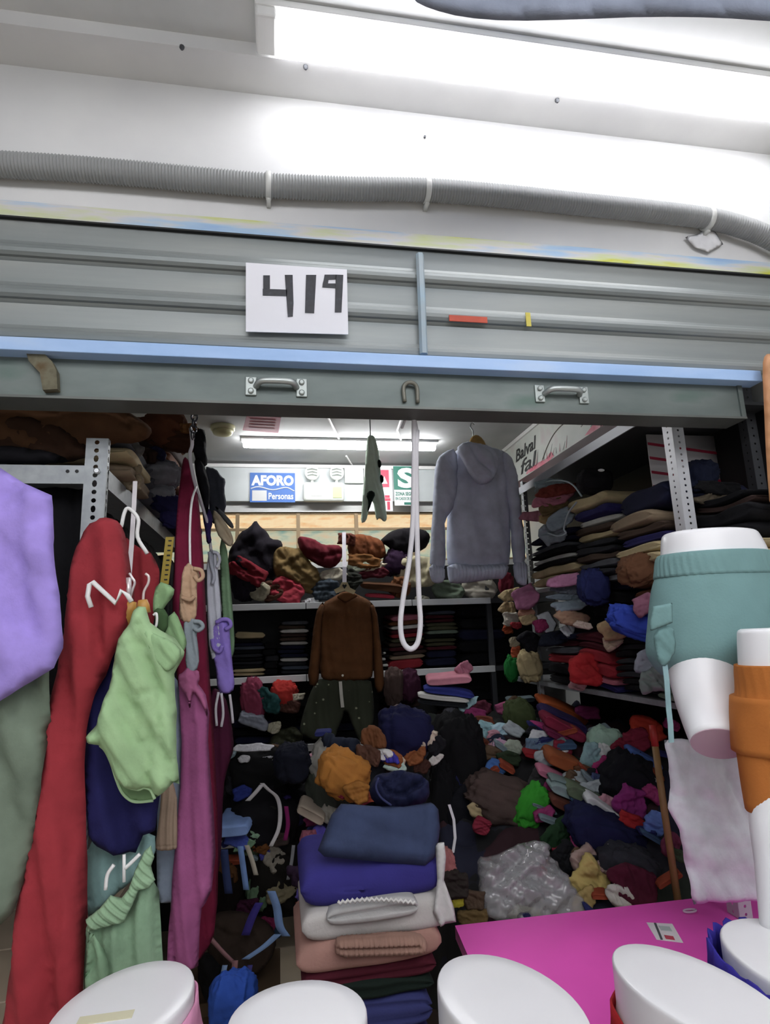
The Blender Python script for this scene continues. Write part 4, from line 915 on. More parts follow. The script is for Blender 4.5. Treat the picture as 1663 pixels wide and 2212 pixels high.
V, F = loft_mesh(loft_px([(1431, 1645, 1197, 1.52), (1427, 1648, 1207, 1.52), (1425, 1653, 1228, 1.52), (1424, 1657, 1246, 1.52)], .72), 200, 3, 46, .009, 1, flat=True)
mk('waistband', V, F, fabric(TEAL, .05), ts)
cloth('pocket_flap', [(1410, 1310), (1452, 1302), (1453, 1345), (1405, 1364), (1402, 1350)], 1.40, TEAL, .008, yaw=-14, parent=ts, rnd=0, res=16)
cloth('pocket', [(1408, 1362), (1452, 1346), (1462, 1400), (1440, 1440), (1420, 1436), (1416, 1410)], 1.415, '#6b9191', .012, yaw=-14, parent=ts, res=18, folds=((50, .05, .003),))
MB().ribbon([at(1434, 1420, 1.42), at(1440, 1470, 1.41), at(1444, 1530, 1.41), at(1448, 1565, 1.41), at(1450, 1604, 1.41)], X3, .014, .001).build('strap', fabric('#86a8ae'), ts)
MB().tube([at(1500, 1230, 1.50), np.array([1.335, 1.75, at(1500, 1230, 1.50)[2]])], .012, 10).build('mounting_arm', DARKSTEEL, tf, True)
om = thing('leg_mannequin', at(1700, 1930, 1.27), 'white leg mannequin wearing orange shorts at the right edge', 'mannequin')
V, F = loft_mesh(loft_px([(1612, 1800, 1355, 1.27), (1606, 1806, 1360, 1.27), (1605, 1812, 1375, 1.27), (1608, 1818, 1440, 1.27), (1614, 1818, 1500, 1.27), (1620, 1812, 1600, 1.27)], .66), 44, 5, flat=True)
mk('hips', V, F, FORM, om)
V, F = loft_mesh(loft_px([(1625, 1712, 1600, 1.26), (1628, 1714, 1700, 1.26), (1627, 1716, 1780, 1.26), (1636, 1716, 1860, 1.26), (1648, 1716, 2010, 1.26)], .85), 36, 5, flat=True)
mk('leg', V, F, FORM, om)
V, F = loft_mesh(loft_px([(1732, 1818, 1600, 1.28), (1732, 1820, 1700, 1.28), (1728, 1820, 1860, 1.28), (1732, 1815, 2010, 1.28)], .85), 36, 5, flat=True)
mk('leg', V, F, FORM, om)
osn = thing('orange_shorts', at(1700, 1750, 1.27), 'mustard orange paperbag shorts at the right edge', 'shorts')
OR = '#b5691f'
V, F = loft_mesh(loft_px([(1603, 1826, 1432, 1.27), (1604, 1830, 1450, 1.27), (1606, 1832, 1490, 1.27), (1600, 1836, 1520, 1.27)], .74), 120, 4, 30, .008, 2, flat=True)
mk('waistband', V, F, fabric(OR, .06), osn)
V, F = loft_mesh(loft_px([(1597, 1836, 1500, 1.27), (1596, 1836, 1560, 1.27), (1600, 1836, 1620, 1.27)], .78), 60, 5, 7, .012, 2, flat=True)
mk('seat', V, F, fabric(OR, .06), osn)
for xs_, nm in (((1598, 1728), 'leg'), ((1716, 1838), 'leg')):
    V, F = loft_mesh(loft_px([(xs_[0], xs_[1], 1590, 1.27), (xs_[0] + 10, xs_[1], 1660, 1.27), (xs_[0] + 22, xs_[1], 1750, 1.27)], .85), 48, 5, 6, .014, 4, flat=True)
    mk(nm, V, F, fabric(OR, .06), osn)
wp = cloth('white_trousers', [(1432, 1598), (1470, 1595), (1500, 1600), (1602, 1598), (1612, 1640), (1620, 1720), (1628, 1800), (1635, 1860), (1641, 1945), (1492, 1950), (1482, 1870), (1462, 1790), (1441, 1745), (1444, 1700), (1438, 1640)], 1.64, '#e2e5ec', .02, rnd=0, label='white sheer trousers hanging below the teal shorts mannequin', cat='trousers', folds=((20, .12, .005), (75, .2, .005)), res=40,
      creases=(([(1436, 1612), (1520, 1612), (1600, 1612)], 2.5, .004), ([(1540, 1640), (1600, 1740), (1632, 1800)], 6, .007), ([(1445, 1715), (1500, 1720), (1540, 1740)], 6, .006), ([(1490, 1620), (1480, 1700), (1530, 1720)], 8, .006)))
# right edge: wooden board, framed card
cloth('wooden_board', [(1652, 765), (1668, 764), (1720, 766), (1720, 1110), (1664, 1110), (1655, 1000), (1650, 880), (1646, 790)], 1.5, '#b9835a', .02, mat=plain('#b9835a', .5, 0, .12, 14), label='tan wooden board standing at the right edge', cat='board', res=24, rim=.01)
cd = thing('price_display', at(1660, 1215, 1.6), 'white and blue framed card at the right edge above the shorts', 'sign')
fr = frame(at(1660, 1150, 1.62), math.radians(-18))
MB().prism(px_to_frame([(1632, 1108), (1700, 1086), (1700, 1190), (1642, 1190)], fr), *fr[:3], fr[3], .012).build('frame', plain('#c6cdd2', .4), cd)
fr = frame(at(1660, 1150, 1.605), math.radians(-18))
MB().prism(px_to_frame([(1642, 1116), (1700, 1098), (1700, 1168), (1648, 1172)], fr), *fr[:3], fr[3], .002).build('blue_face', plain('#6474a8', .4), cd)
MB().prism(px_to_frame([(1648, 1120), (1663, 1116), (1663, 1124), (1649, 1127)], fr), fr[0] + fr[3] * .0022, fr[1], fr[2], fr[3], .001).build('print_line', plain('#26305e', .5), cd)
fr = frame(at(1660, 1195, 1.63), math.radians(-18))
MB().prism(px_to_frame([(1640, 1188), (1700, 1186), (1700, 1208), (1644, 1208)], fr), *fr[:3], fr[3], .02).build('foot', plain('#8d9697', .5), cd)
# things on the pink table
tg_ = thing('price_tag', atz(1437, 2013, .751), 'white printed hang tag lying on the pink table', 'tag')
def ontab(nm, pts, z, mat, par, t=.0008):
    MB().prism([tuple(atz(x, y, z)[:2]) for x, y in pts], np.array([0, 0, z]), X3, Y3, Z3, t).build(nm, mat, par)
ontab('card', [(1396, 1993), (1452, 1996), (1476, 2037), (1418, 2030)], .7505, plain('#e6e2e4', .5), tg_)
ontab('grey_band', [(1412, 1994), (1417, 1994), (1432, 2030), (1427, 2030)], .7516, plain('#55585c', .5), tg_)
ontab('print_block', [(1422, 2000), (1446, 2002), (1452, 2012), (1428, 2010)], .7516, plain('#b4bdbc', .5), tg_)
ontab('red_print', [(1434, 2020), (1454, 2023), (1458, 2031), (1438, 2028)], .7516, plain('#c04a5c', .5), tg_)
cp = atz(1490, 1969, .753); MB().tube([cp + [.02 * math.cos(t), .009 * math.sin(t), .002] for t in np.linspace(0, 2 * math.pi, 15)], .003, 6).build('plastic_ring', plain('#e0c8dc', .4), None, True, label='small clear plastic ring on the pink table', cat='ring')
cloth('paper_scrap', [(1568, 1922), (1576, 1910), (1580, 1924), (1586, 1934), (1572, 1938)], 1.86, '#e6e6ea', .004, label='tiny white paper scrap at the far table edge', cat='paper', res=10)

# ================================================================== FOLDED STACKS
used_labels = set()
def nth(i): return 'topmost' if i == 0 else ORD[i] + ' from top'
CN = {}
def stack(kind, c, front, width, depth, z0, z1, items, desc, group, wav=.008, seed=0, notch=1, jit=.012):
    """items top -> bottom: (hex, colour words, noun, weight)"""
    tot = sum(i[3] for i in items); z = z1; rng = np.random.RandomState(seed + 77)
    for i, (hx, cw, noun, wgt) in enumerate(items):
        t = (z1 - z0) * wgt / tot; zc = z - t / 2; z -= t
        w = width * rng.uniform(.93, 1.03); d = depth * rng.uniform(.94, 1.0)
        o = rng.uniform(-jit, jit); o2 = rng.uniform(-jit, jit)
        if kind == 'F': P = (c + o2, front + d / 2 + o, zc); A = AXF
        elif kind == 'R': P = (front + d / 2 + o, c + o2, zc); A = AXR
        else: P = (front - d / 2 + o, c + o2, zc); A = AXL
        a = rng.uniform(-.05, .05); Rz = np.array([[math.cos(a), math.sin(a), 0], [-math.sin(a), math.cos(a), 0], [0, 0, 1]])
        V, F = slab_mesh(P, A @ Rz, w, d, t * 1.02, seed * 31 + i, notch if t > .018 else 0, wav, seed * 7 + 3, nx=14, nr=30)
        mk('folded_' + noun.replace(' ', '_').replace('T-', 't_'), V, F, fabric(hx), None, True, f'{cw} folded {noun}, {nth(i)} of pile {desc}', noun, group)
def zat(px, py, Y): return at(px, py, Y)[2]
def colY(x0, x1, X=1.30):
    a, b = atx(x0, 1200, X)[1], atx(x1, 1200, X)[1]; return (a + b) / 2, abs(a - b)
G1 = 'folded clothes on the back shelves'; G2 = 'folded clothes on the right shelves'; G3 = 'clothes on the left shelf'
K = {'k': ('#0e0e12', 'black'), 'n': ('#171a33', 'navy'), 'c': ('#b9a77e', 'cream'), 'w': ('#c4c2bc', 'white'), 'g': ('#55575d', 'grey'), 'h': ('#2a2b30', 'charcoal'),
     'b': ('#4a3a30', 'brown'), 'm': ('#4a1420', 'maroon'), 'r': ('#96202c', 'red'), 'o': ('#4b4a35', 'olive'), 'p': ('#bd6b7c', 'pink'), 't': ('#8d7a62', 'tan'),
     's': ('#4a5260', 'slate'), 'v': ('#27245c', 'violet blue'), 'l': ('#9aa2ad', 'pale grey'), 'e': ('#6c7a6c', 'sage'), 'd': ('#3a2a26', 'dark brown'), 'i': ('#6b3f24', 'rust brown')}
def it(s, noun='sweater', ws=None): return [(K[ch][0], K[ch][1], noun, (ws or {}).get(j, 1)) for j, ch in enumerate(s)]
def back(px0, px1, pyt, zb, s, desc, seed, noun='T-shirt', Y=3.66, ws=None, wav=.004):
    a, b = at(px0, pyt, Y), at(px1, pyt, Y)
    stack('F', (a[0] + b[0]) / 2, Y, b[0] - a[0], .28, zb + .002, a[2], it(s, noun, ws), desc, G1, wav, seed)
back(500, 570, 1366, 1.395, 'cknskhkhkcc', 'at left end of middle back shelf', 1, 'trousers', ws={0: 2})
back(572, 602, 1388, 1.395, 'kkhkk', 'beside trousers on the middle back shelf', 2, 'leggings')
back(604, 664, 1342, 1.395, 'gbwdbwnnnwhsh', 'left of the hanging brown jacket', 3, 'T-shirt')
back(668, 822, 1350, 1.395, 'knkhknk', 'hidden behind the hanging brown jacket', 4, 'trousers')
back(824, 838, 1400, 1.395, 'kwkwkwk', 'right beside the hanging brown jacket', 5, 'singlet')
back(840, 914, 1326, 1.395, 'piwmrobmdtr', 'behind the white rope loop', 6, 'sweater', ws={10: 2.4, 0: 1.5}, wav=.012)
back(917, 985, 1322, 1.395, 'smmooekoomnn', 'right of the white rope loop', 7, 'sweater', ws={10: 2, 11: 2}, wav=.01)
back(988, 1085, 1310, 1.395, 'kknkk', 'under the hoodie, middle shelf', 8, 'coat')
back(500, 590, 1560, 1.015, 'nkn', 'on lower back shelf, far left', 9, 'jeans', wav=.012)
back(640, 800, 1535, 1.015, 'kknk', 'behind the dotted shorts', 10, 'trousers')
back(835, 905, 1515, 1.015, 'dmdm', 'on lower back shelf right of jacket', 11, 'jumper')
back(960, 1085, 1500, 1.015, 'kkdk', 'on lower back shelf below the hoodie', 12, 'coat')
back(505, 650, 1640, .555, 'khkkk', 'on bottom back shelf at left', 13, 'coat', wav=.012)
back(660, 800, 1640, .555, 'nknkk', 'on bottom back shelf at centre', 14, 'trousers', wav=.012)
back(820, 1080, 1640, .555, 'kdkkn', 'on bottom back shelf at right', 15, 'coat', wav=.012)

# right rack, upper board
def right(px0, px1, z0, z1, s, desc, seed, noun='sweater', ws=None, X=1.30, wav=.016, depth=.36):
    c, w = colY(px0, px1, X)
    stack('R', c, X, w, depth, z0, z1, it(s, noun, ws), desc, G2, wav, seed, jit=.02)
zt = lambda px, py, X=1.30: atx(px, py, X)[2]
right(1143, 1238, 1.803, zt(1190, 1150), 'nngkwkcc', 'under the pink plastic bag', 20, ws={6: 1.6, 7: 1.6, 0: 1.4})
right(1240, 1330, 1.803, zt(1290, 1062), 'cvwbchhbgh', 'in middle of upper right shelf', 21, ws={0: 1.8, 1: 1.4})
right(1334, 1438, 1.803, zt(1400, 1052), 'ntbvcc', 'left of the pale steel post', 22, ws={0: 2.6, 1: 1.5, 4: 1.1, 5: 1.1})
right(1496, 1640, 1.803, zt(1570, 1055, 1.40), 'kdkkcc', 'right of the pale steel post', 23, X=1.40, depth=.32, ws={2: 2, 3: 2, 4: 1.1, 5: 1.1})
# right rack, lower board
right(1162, 1228, 1.342, zt(1195, 1368), 'nmgrkk', 'under white papers on lower right shelf', 24, ws={4: 1.5, 5: 1.5, 3: 1.4})
right(1230, 1296, 1.342, zt(1262, 1372), 'mmrrpv', 'of reds on the lower right shelf', 25, ws={2: 1.8, 3: 1.8, 0: 1.3})
right(1300, 1376, 1.342, zt(1340, 1385), 'khkhkhkk', 'of blacks on the lower right shelf', 26, 'trousers')
right(1270, 1345, 1.56, 1.79, 'nkkk', 'just below the upper right board', 27, 'coat', X=1.36)
right(1380, 1450, 1.342, zt(1415, 1412), 'llleeee', 'beside the teal strap', 28, 'sweatpants', wav=.012)
right(1356, 1430, 1.60, 1.785, 'iidb', 'just behind the teal shorts', 29, 'jumper', X=1.33)
right(1460, 1640, 1.342, 1.76, 'kdkkhkk', 'behind the hung mannequin', 30, 'coat', X=1.45, depth=.28)
# left rack shelf
def left(Yc, w, z0, z1, s, desc, seed, noun='jumper', ws=None, X=-.45, depth=.4):
    stack('L', Yc, X, w, depth, z0, z1, it(s, noun, ws), desc, G3, .012, seed, jit=.015)
left(2.02, .30, 2.095, 2.24, 'gct', 'beside the left steel post', 40)
left(2.36, .30, 2.095, 2.30, 'dggg', 'on left shelf behind steel post', 41, 'puffer jacket')
left(2.78, .40, 2.095, 2.19, 'nn', 'overhanging the left shelf beam', 42, 'puffer jacket', X=-.36, depth=.5)
left(2.75, .40, 2.24, 2.55, 'idii', 'high on the left shelf', 43, 'jacket', X=-.45)

# ================================================================== LOOSE, CRUMPLED CLOTHES
RT, UPc, BKc = RM[:, 0], RM[:, 1], RM[:, 2]
def heap_h(X, Y):
    return np.clip(.72 + .80 * (Y - 2.08) + .42 * (X - .9), .30, 1.20)
def on_heap(px, py):
    v = ray(px, py); v = v / v[1]
    for t in np.arange(1.95, 3.6, .01):
        p = CAM + v * t
        if p[2] <= heap_h(p[0], p[1]) or p[0] > 1.55: return p
    return CAM + v * 3.5
_sd = [100]
def place(px, py, Y):
    if Y == 'H': return on_heap(px, py)
    return at(px, py, Y)
def axes(rot, up=.0):
    r = math.radians(rot); U = RT * math.cos(r) + UPc * math.sin(r); V = -RT * math.sin(r) + UPc * math.cos(r); N = BKc.copy()
    V, N = V * math.cos(up) - N * math.sin(up), N * math.cos(up) + V * math.sin(up)
    return U, V, N
def put(kind, x0, y0, x1, y1, Y, col, noun, label, rot=0, parent=None, group=None, T=None, amp=None, seed=None, mat=None, t=None):
    """r rag, f folded, c crumpled bundle; pixel box gives the size of the thing at its own distance"""
    _sd[0] += 1; sd = seed or _sd[0]
    P = np.array(place((x0 + x1) / 2, (y0 + y1) / 2, Y), float); k = px_size(P); w, h = (x1 - x0) * k, (y1 - y0) * k
    nm = {'top': 'crop_top', 'cap': 'peaked_cap', 'sleeve': 'long_sleeve_shirt', 'collar': 'collared_shirt', 'strap': 'shoulder_strap_top', 'trim': 'lace_top', 'belt': 'cloth_belt', 'label tag': 'paper_tag', 'hat': 'knit_hat', 'bow': 'bow_tie', 'tie': 'neck_tie'}.get(noun, noun).replace(' ', '_')
    if kind == 'r':
        rng = np.random.RandomState(sd); U, V, N = axes(rot, .35); n = 13
        th = np.linspace(0, 2 * math.pi, n, endpoint=False) + rng.uniform(-.2, .2, n); rad = rng.uniform(.72, 1.18, n)
        poly = np.stack([np.sign(np.cos(th)) * np.abs(np.cos(th)) ** .7 * rad * w / 2, np.sign(np.sin(th)) * np.abs(np.sin(th)) ** .7 * rad * h / 2], 1)
        mn = min(w, h); T_ = T or .16 * mn; fa = rng.choice([90, 60, 120, 80])
        Vv, F = pillow_mesh(poly, (P, U, V, N), T_, sd, 26, folds=((fa, mn * .55, mn * .05), (fa + 35, mn * .8, mn * .05)), crump=mn * .075, cfreq=5.5 / mn, rim=T_ * 1.2, back=1.2, rnd=1)
        nm = 'crumpled_' + nm
    elif kind == 'c':
        U, V, N = axes(rot)
        dp = .36 * min(w, h) + .08 * max(w, h); P = P - N * dp * .8
        Vv, F = crumple_mesh(P, (U, N, V), (w / 2, dp, h / 2), sd, amp or .16, 2.4)
        nm = 'crumpled_' + nm
    else:
        U, V, N = axes(rot, .62); th_ = t * k if t else min(.05, h * .35)
        d = max((h - th_ * .8) / .58, h * .5)
        Vv, F = slab_mesh(P, (U, -N * .05 + np.cross(V, U) * 0 + (V * .60 - N * .80), (V * .80 + N * .60)), w, d * .62, th_, sd, 2, .006, sd, nx=18, nr=34, soft=5)
        nm = 'folded_' + nm
    return mk(nm, Vv, F, mat or fabric(col), parent, True, label, noun, group)
FILL = [('r', '#7a1a30', 'wine'), ('f', '#23285e', 'blue'), ('r', '#9aa4a8', 'pale grey'), ('f', '#8c3a20', 'rust'), ('r', '#3c4a34', 'green'), ('f', '#a8a49a', 'off white'), ('r', '#8d2a62', 'magenta'), ('f', '#35506e', 'steel blue'), ('r', '#5a4634', 'brown'), ('f', '#6c7d84', 'grey blue'), ('r', '#1a1a20', 'black'), ('r', '#b07f8c', 'pink')]
def table(rows, Y, where, group, fill=None):
    for row in rows:
        kind, x0, y0, x1, y1, rot, col, cw, noun = row[:9]; extra = row[9] if len(row) > 9 else None
        put(kind, x0, y0, x1, y1, extra or Y, col, noun, f'{cw} {noun} {where}', rot, group=group)
        if fill:
            rg = random.Random(x0 * 7 + y0); k_, hx, cn = fill[rg.randrange(len(fill))]
            a_ = rg.uniform(0, 6.28); cx_, cy_ = (x0 + x1) / 2 + .62 * (x1 - x0) * math.cos(a_), (y0 + y1) / 2 + .62 * (y1 - y0) * math.sin(a_)
            w_, h_ = rg.uniform(34, 62), rg.uniform(22, 38)
            Yb = extra or Y; nn = rg.choice(['top', 'shirt', 'vest', 'blouse', 'jumper'])
            put(k_, cx_ - w_ / 2, cy_ - h_ / 2, cx_ + w_ / 2, cy_ + h_ / 2, Yb if Yb == 'H' else Yb + .05, hx, nn, f'small {cn} {nn} tucked beside the {cw} {noun} {where}', rg.uniform(-45, 30), group=group)

# ---- top back shelf
TB = 'loose clothes on the top back shelf'
cloth('black_jacket', [(492, 1200), (505, 1175), (518, 1150), (540, 1140), (552, 1122), (562, 1138), (578, 1150), (585, 1165), (605, 1165), (612, 1180), (605, 1190), (590, 1195), (597, 1240), (590, 1285), (560, 1295), (520, 1296), (500, 1280), (495, 1240)], 3.72, '#15101a', .12, label='large black hooded jacket piled at the left of top back shelf', cat='jacket', crump=.02, folds=((40, .2, .012),), res=30)
table([
 ('r', 488, 1205, 575, 1262, -25, '#7a1524', 'dark red', 'fleece'), ('c', 495, 1240, 545, 1300, 0, '#1b1220', 'plum black', 'bag'),
 ('r', 540, 1248, 582, 1302, 70, '#a19a82', 'pale camouflage', 'trousers'), ('r', 560, 1252, 610, 1300, 20, '#4f2f22', 'dark brown', 'knit'),
 ('r', 575, 1250, 662, 1312, -20, '#a52a3c', 'crimson', 'cloth'), 
 ('r', 690, 1224, 750, 1258, 10, '#c3bba8', 'off white', 'blouse'), ('r', 668, 1252, 742, 1302, 15, '#39434d', 'faded denim', 'jeans'),
 ('r', 742, 1230, 785, 1275, 40, '#2a2c26', 'dark camouflage', 'shirt'), ('r', 770, 1222, 838, 1252, 0, '#541421', 'maroon', 'sweater'),
 ('f', 778, 1244, 872, 1290, -8, '#57361f', 'brown', 'polo'), ('f', 788, 1276, 852, 1300, -4, '#a3283a', 'coral red', 'vest'),
 ('r', 745, 1196, 832, 1232, -6, '#7a4e22', 'caramel', 'jumper'), ('r', 770, 1212, 835, 1234, 5, '#b9ac93', 'beige', 'shawl'),
 ('r', 730, 1143, 764, 1185, 80, '#5b2d20', 'knotted rust', 'scarf'), ('c', 828, 1188, 892, 1245, 0, '#2b1430', 'dark purple', 'bag'),
 ('r', 838, 1240, 885, 1290, 60, '#6f4322', 'light brown', 'cardigan'), ('r', 868, 1180, 940, 1300, 85, '#b5ad8c', 'ivory', 'curtain'),
 ('r', 650, 1292, 690, 1312, 5, '#d6d6da', 'white', 'pillowcase'), ('r', 895, 1285, 930, 1306, 0, '#b9b6a2', 'ivory', 'napkin'),
 ('r', 745, 1215, 800, 1236, 10, '#a8b09a', 'pale mint', 'towel'), ('r', 930, 1250, 1000, 1300, 10, '#6a7a66', 'grey green', 'jumper'),
 ('r', 1000, 1240, 1080, 1300, 5, '#a8a294', 'pale', 'fleece'), ('c', 1080, 1240, 1110, 1290, 0, '#7a2033', 'wine red', 'hat'),
], 3.66, 'on the top back shelf', TB)
cloth('tan_trousers', [(592, 1190), (610, 1180), (640, 1185), (656, 1182), (668, 1215), (690, 1232), (692, 1262), (680, 1285), (655, 1280), (620, 1265), (592, 1245), (588, 1220)], 3.68, '#7a6238', .07, label='tan cargo trousers bundled on the top back shelf', cat='trousers', crump=.014, folds=((50, .1, .01),), res=28, creases=(([(600, 1240), (640, 1262), (680, 1276)], 3, .02), ([(624, 1185), (630, 1230)], 3, .015)))
cloth('red_hooded_jacket', [(641, 1165), (650, 1158), (675, 1163), (700, 1178), (730, 1176), (740, 1185), (738, 1210), (720, 1228), (695, 1226), (665, 1208), (648, 1190)], 3.66, '#5f0f1f', .09, label='dark crimson jacket slumped on the top back shelf', cat='jacket', crump=.016, res=24, creases=(([(650, 1195), (690, 1205), (736, 1195)], 4, .02),))
cloth('orange_brown_jacket', [(752, 1165), (770, 1152), (800, 1158), (822, 1165), (832, 1180), (834, 1205), (800, 1212), (760, 1208), (750, 1190)], 3.70, '#6e3a18', .08, label='orange brown zip jacket on the top back shelf', cat='jacket', crump=.014, res=24, creases=(([(790, 1160), (797, 1210)], 2.5, .02),))
cloth('black_hooded_jacket', [(818, 1170), (838, 1152), (850, 1145), (880, 1140), (905, 1142), (925, 1148), (930, 1165), (915, 1190), (880, 1195), (845, 1192), (838, 1180)], 3.70, '#120f14', .09, label='black jacket at the right of the top back shelf', cat='jacket', crump=.014, res=24)

# ---- lower back shelves
LB = 'loose clothes on the lower back shelves'
table([
 ('c', 516, 1476, 568, 1562, 8, '#8c3350', 'rose quilted', 'puffer vest'), ('r', 556, 1476, 602, 1545, 70, '#1f4a4a', 'dark teal', 'jumper'),
 ('c', 580, 1478, 642, 1538, -10, '#b5271f', 'bright red', 'fleece'), ('r', 612, 1498, 664, 1516, 15, '#b4ac98', 'ivory', 'collar'),
 ('r', 600, 1512, 655, 1540, 0, '#4a2c24', 'brown', 'sleeve'), ('r', 512, 1540, 585, 1574, -18, '#8d92a0', 'grey', 'towel'),
 ('r', 578, 1558, 612, 1584, 20, '#b9b49c', 'cream', 'bow'), ('r', 586, 1568, 660, 1642, -10, '#2a2c1c', 'olive', 'cap'),
 ('c', 832, 1450, 872, 1524, 0, '#4d3c38', 'taupe plush', 'scarf'), ('c', 868, 1452, 908, 1520, 0, '#3f1830', 'plum', 'knit'),
 ('r', 850, 1520, 872, 1535, 0, '#a08a88', 'pinkish', 'ribbon'),
], 3.55, 'on the lower back shelf', LB)
table([
 ('f', 920, 1438, 1016, 1492, 4, '#c77f90', 'rose pink', 'jumper'), ('f', 914, 1472, 1022, 1512, -6, '#27307e', 'royal blue', 'jumper'),
 ('f', 902, 1490, 1012, 1520, -4, '#c9c7c2', 'white', 'shirt'), ('f', 902, 1506, 1010, 1530, -4, '#15171c', 'black', 'shirt'),
 ('r', 1000, 1494, 1022, 1548, -70, '#9fc4ce', 'pale cyan', 'bag'), ('r', 948, 1525, 1000, 1590, 20, '#4c4c54', 'grey patterned', 'scarf'),
 ('r', 1004, 1530, 1022, 1580, 75, '#b5b8b4', 'off white', 'strap bundle'), 
 ('r', 985, 1425, 1015, 1470, -60, '#b06a80', 'pink', 'sleeve'),
], 2.95, 'on the small pile left of the dark heap', 'small pile beside the heap')

# ---- right shelf, loose pieces
RS = 'loose clothes on the right shelves'
XS = 2.35
def rshelf(rows, X, where):
    for kind, x0, y0, x1, y1, rot, col, cw, noun in rows:
        Yv = atx((x0 + x1) / 2, (y0 + y1) / 2, X)[1]
        put(kind, x0, y0, x1, y1, Yv, col, noun, f'{cw} {noun} {where}', rot, group=RS)
rshelf([
 ('r', 1150, 1044, 1252, 1078, 12, '#7a3228', 'rust red', 'jumper'), ('r', 1148, 1058, 1250, 1092, 14, '#b06a7c', 'dusty pink', 'jumper'),
 ('r', 1160, 1076, 1240, 1112, 18, '#6d5a38', 'khaki', 'shorts'), ('r', 1160, 1098, 1236, 1128, 20, '#a58a5c', 'sand', 'shorts'),
 ('r', 1146, 1075, 1172, 1158, 85, '#b77a8c', 'pink drawstring', 'bag'), ('r', 1172, 1100, 1246, 1142, 35, '#8d9ca6', 'blue grey', 'sweatpants'),
 ('r', 1166, 1128, 1226, 1176, 30, '#8d98a0', 'pale grey knotted', 'sweatpants'), ('r', 1150, 1034, 1222, 1056, 8, '#8a9aa0', 'pale blue', 'bag'),
], 1.27, 'inside the clear plastic bag, upper right shelf')
cp = thing('bag_drawstring', atx(1215, 1158, 1.25), 'pale plastic bag drawstring on the upper right shelf', 'cord')
MB().tube(spline([atx(x, y, 1.235) for x, y in ((1245, 1085), (1228, 1108), (1218, 1140), (1222, 1152), (1205, 1158), (1180, 1150))], 6), .004, 6).build('string', plain('#aab6bc', .4), cp, True)
MB().tube(spline([atx(x, y, 1.25) for x, y in ((1155, 1062), (1170, 1045), (1195, 1038), (1222, 1040), (1240, 1050), (1256, 1072))], 6), .004, 6).build('string', plain('#93a3a8', .4), cp, True)
cap = put('c', 1254, 1008, 1330, 1068, atx(1290, 1040, 1.34)[1], '#19181c', 'cap', 'black cap with a small white badge on the upper right pile', amp=.08)
pb = atx(1298, 1016, 1.26); MB().lathe([(.014, 0), (.014, -.003)], pb, 12, 'y', sy=.4).build('badge', WHITE, cap)
rshelf([
 ('c', 1490, 996, 1558, 1064, -10, '#161c33', 'navy', 'hat'), ('r', 1496, 1036, 1604, 1072, -5, '#0d0d10', 'black', 'hat'),
 ('r', 1500, 1062, 1602, 1090, 4, '#51483a', 'dark khaki', 'hat'),
], 1.46, 'right of the pale steel post under the striped sheet')
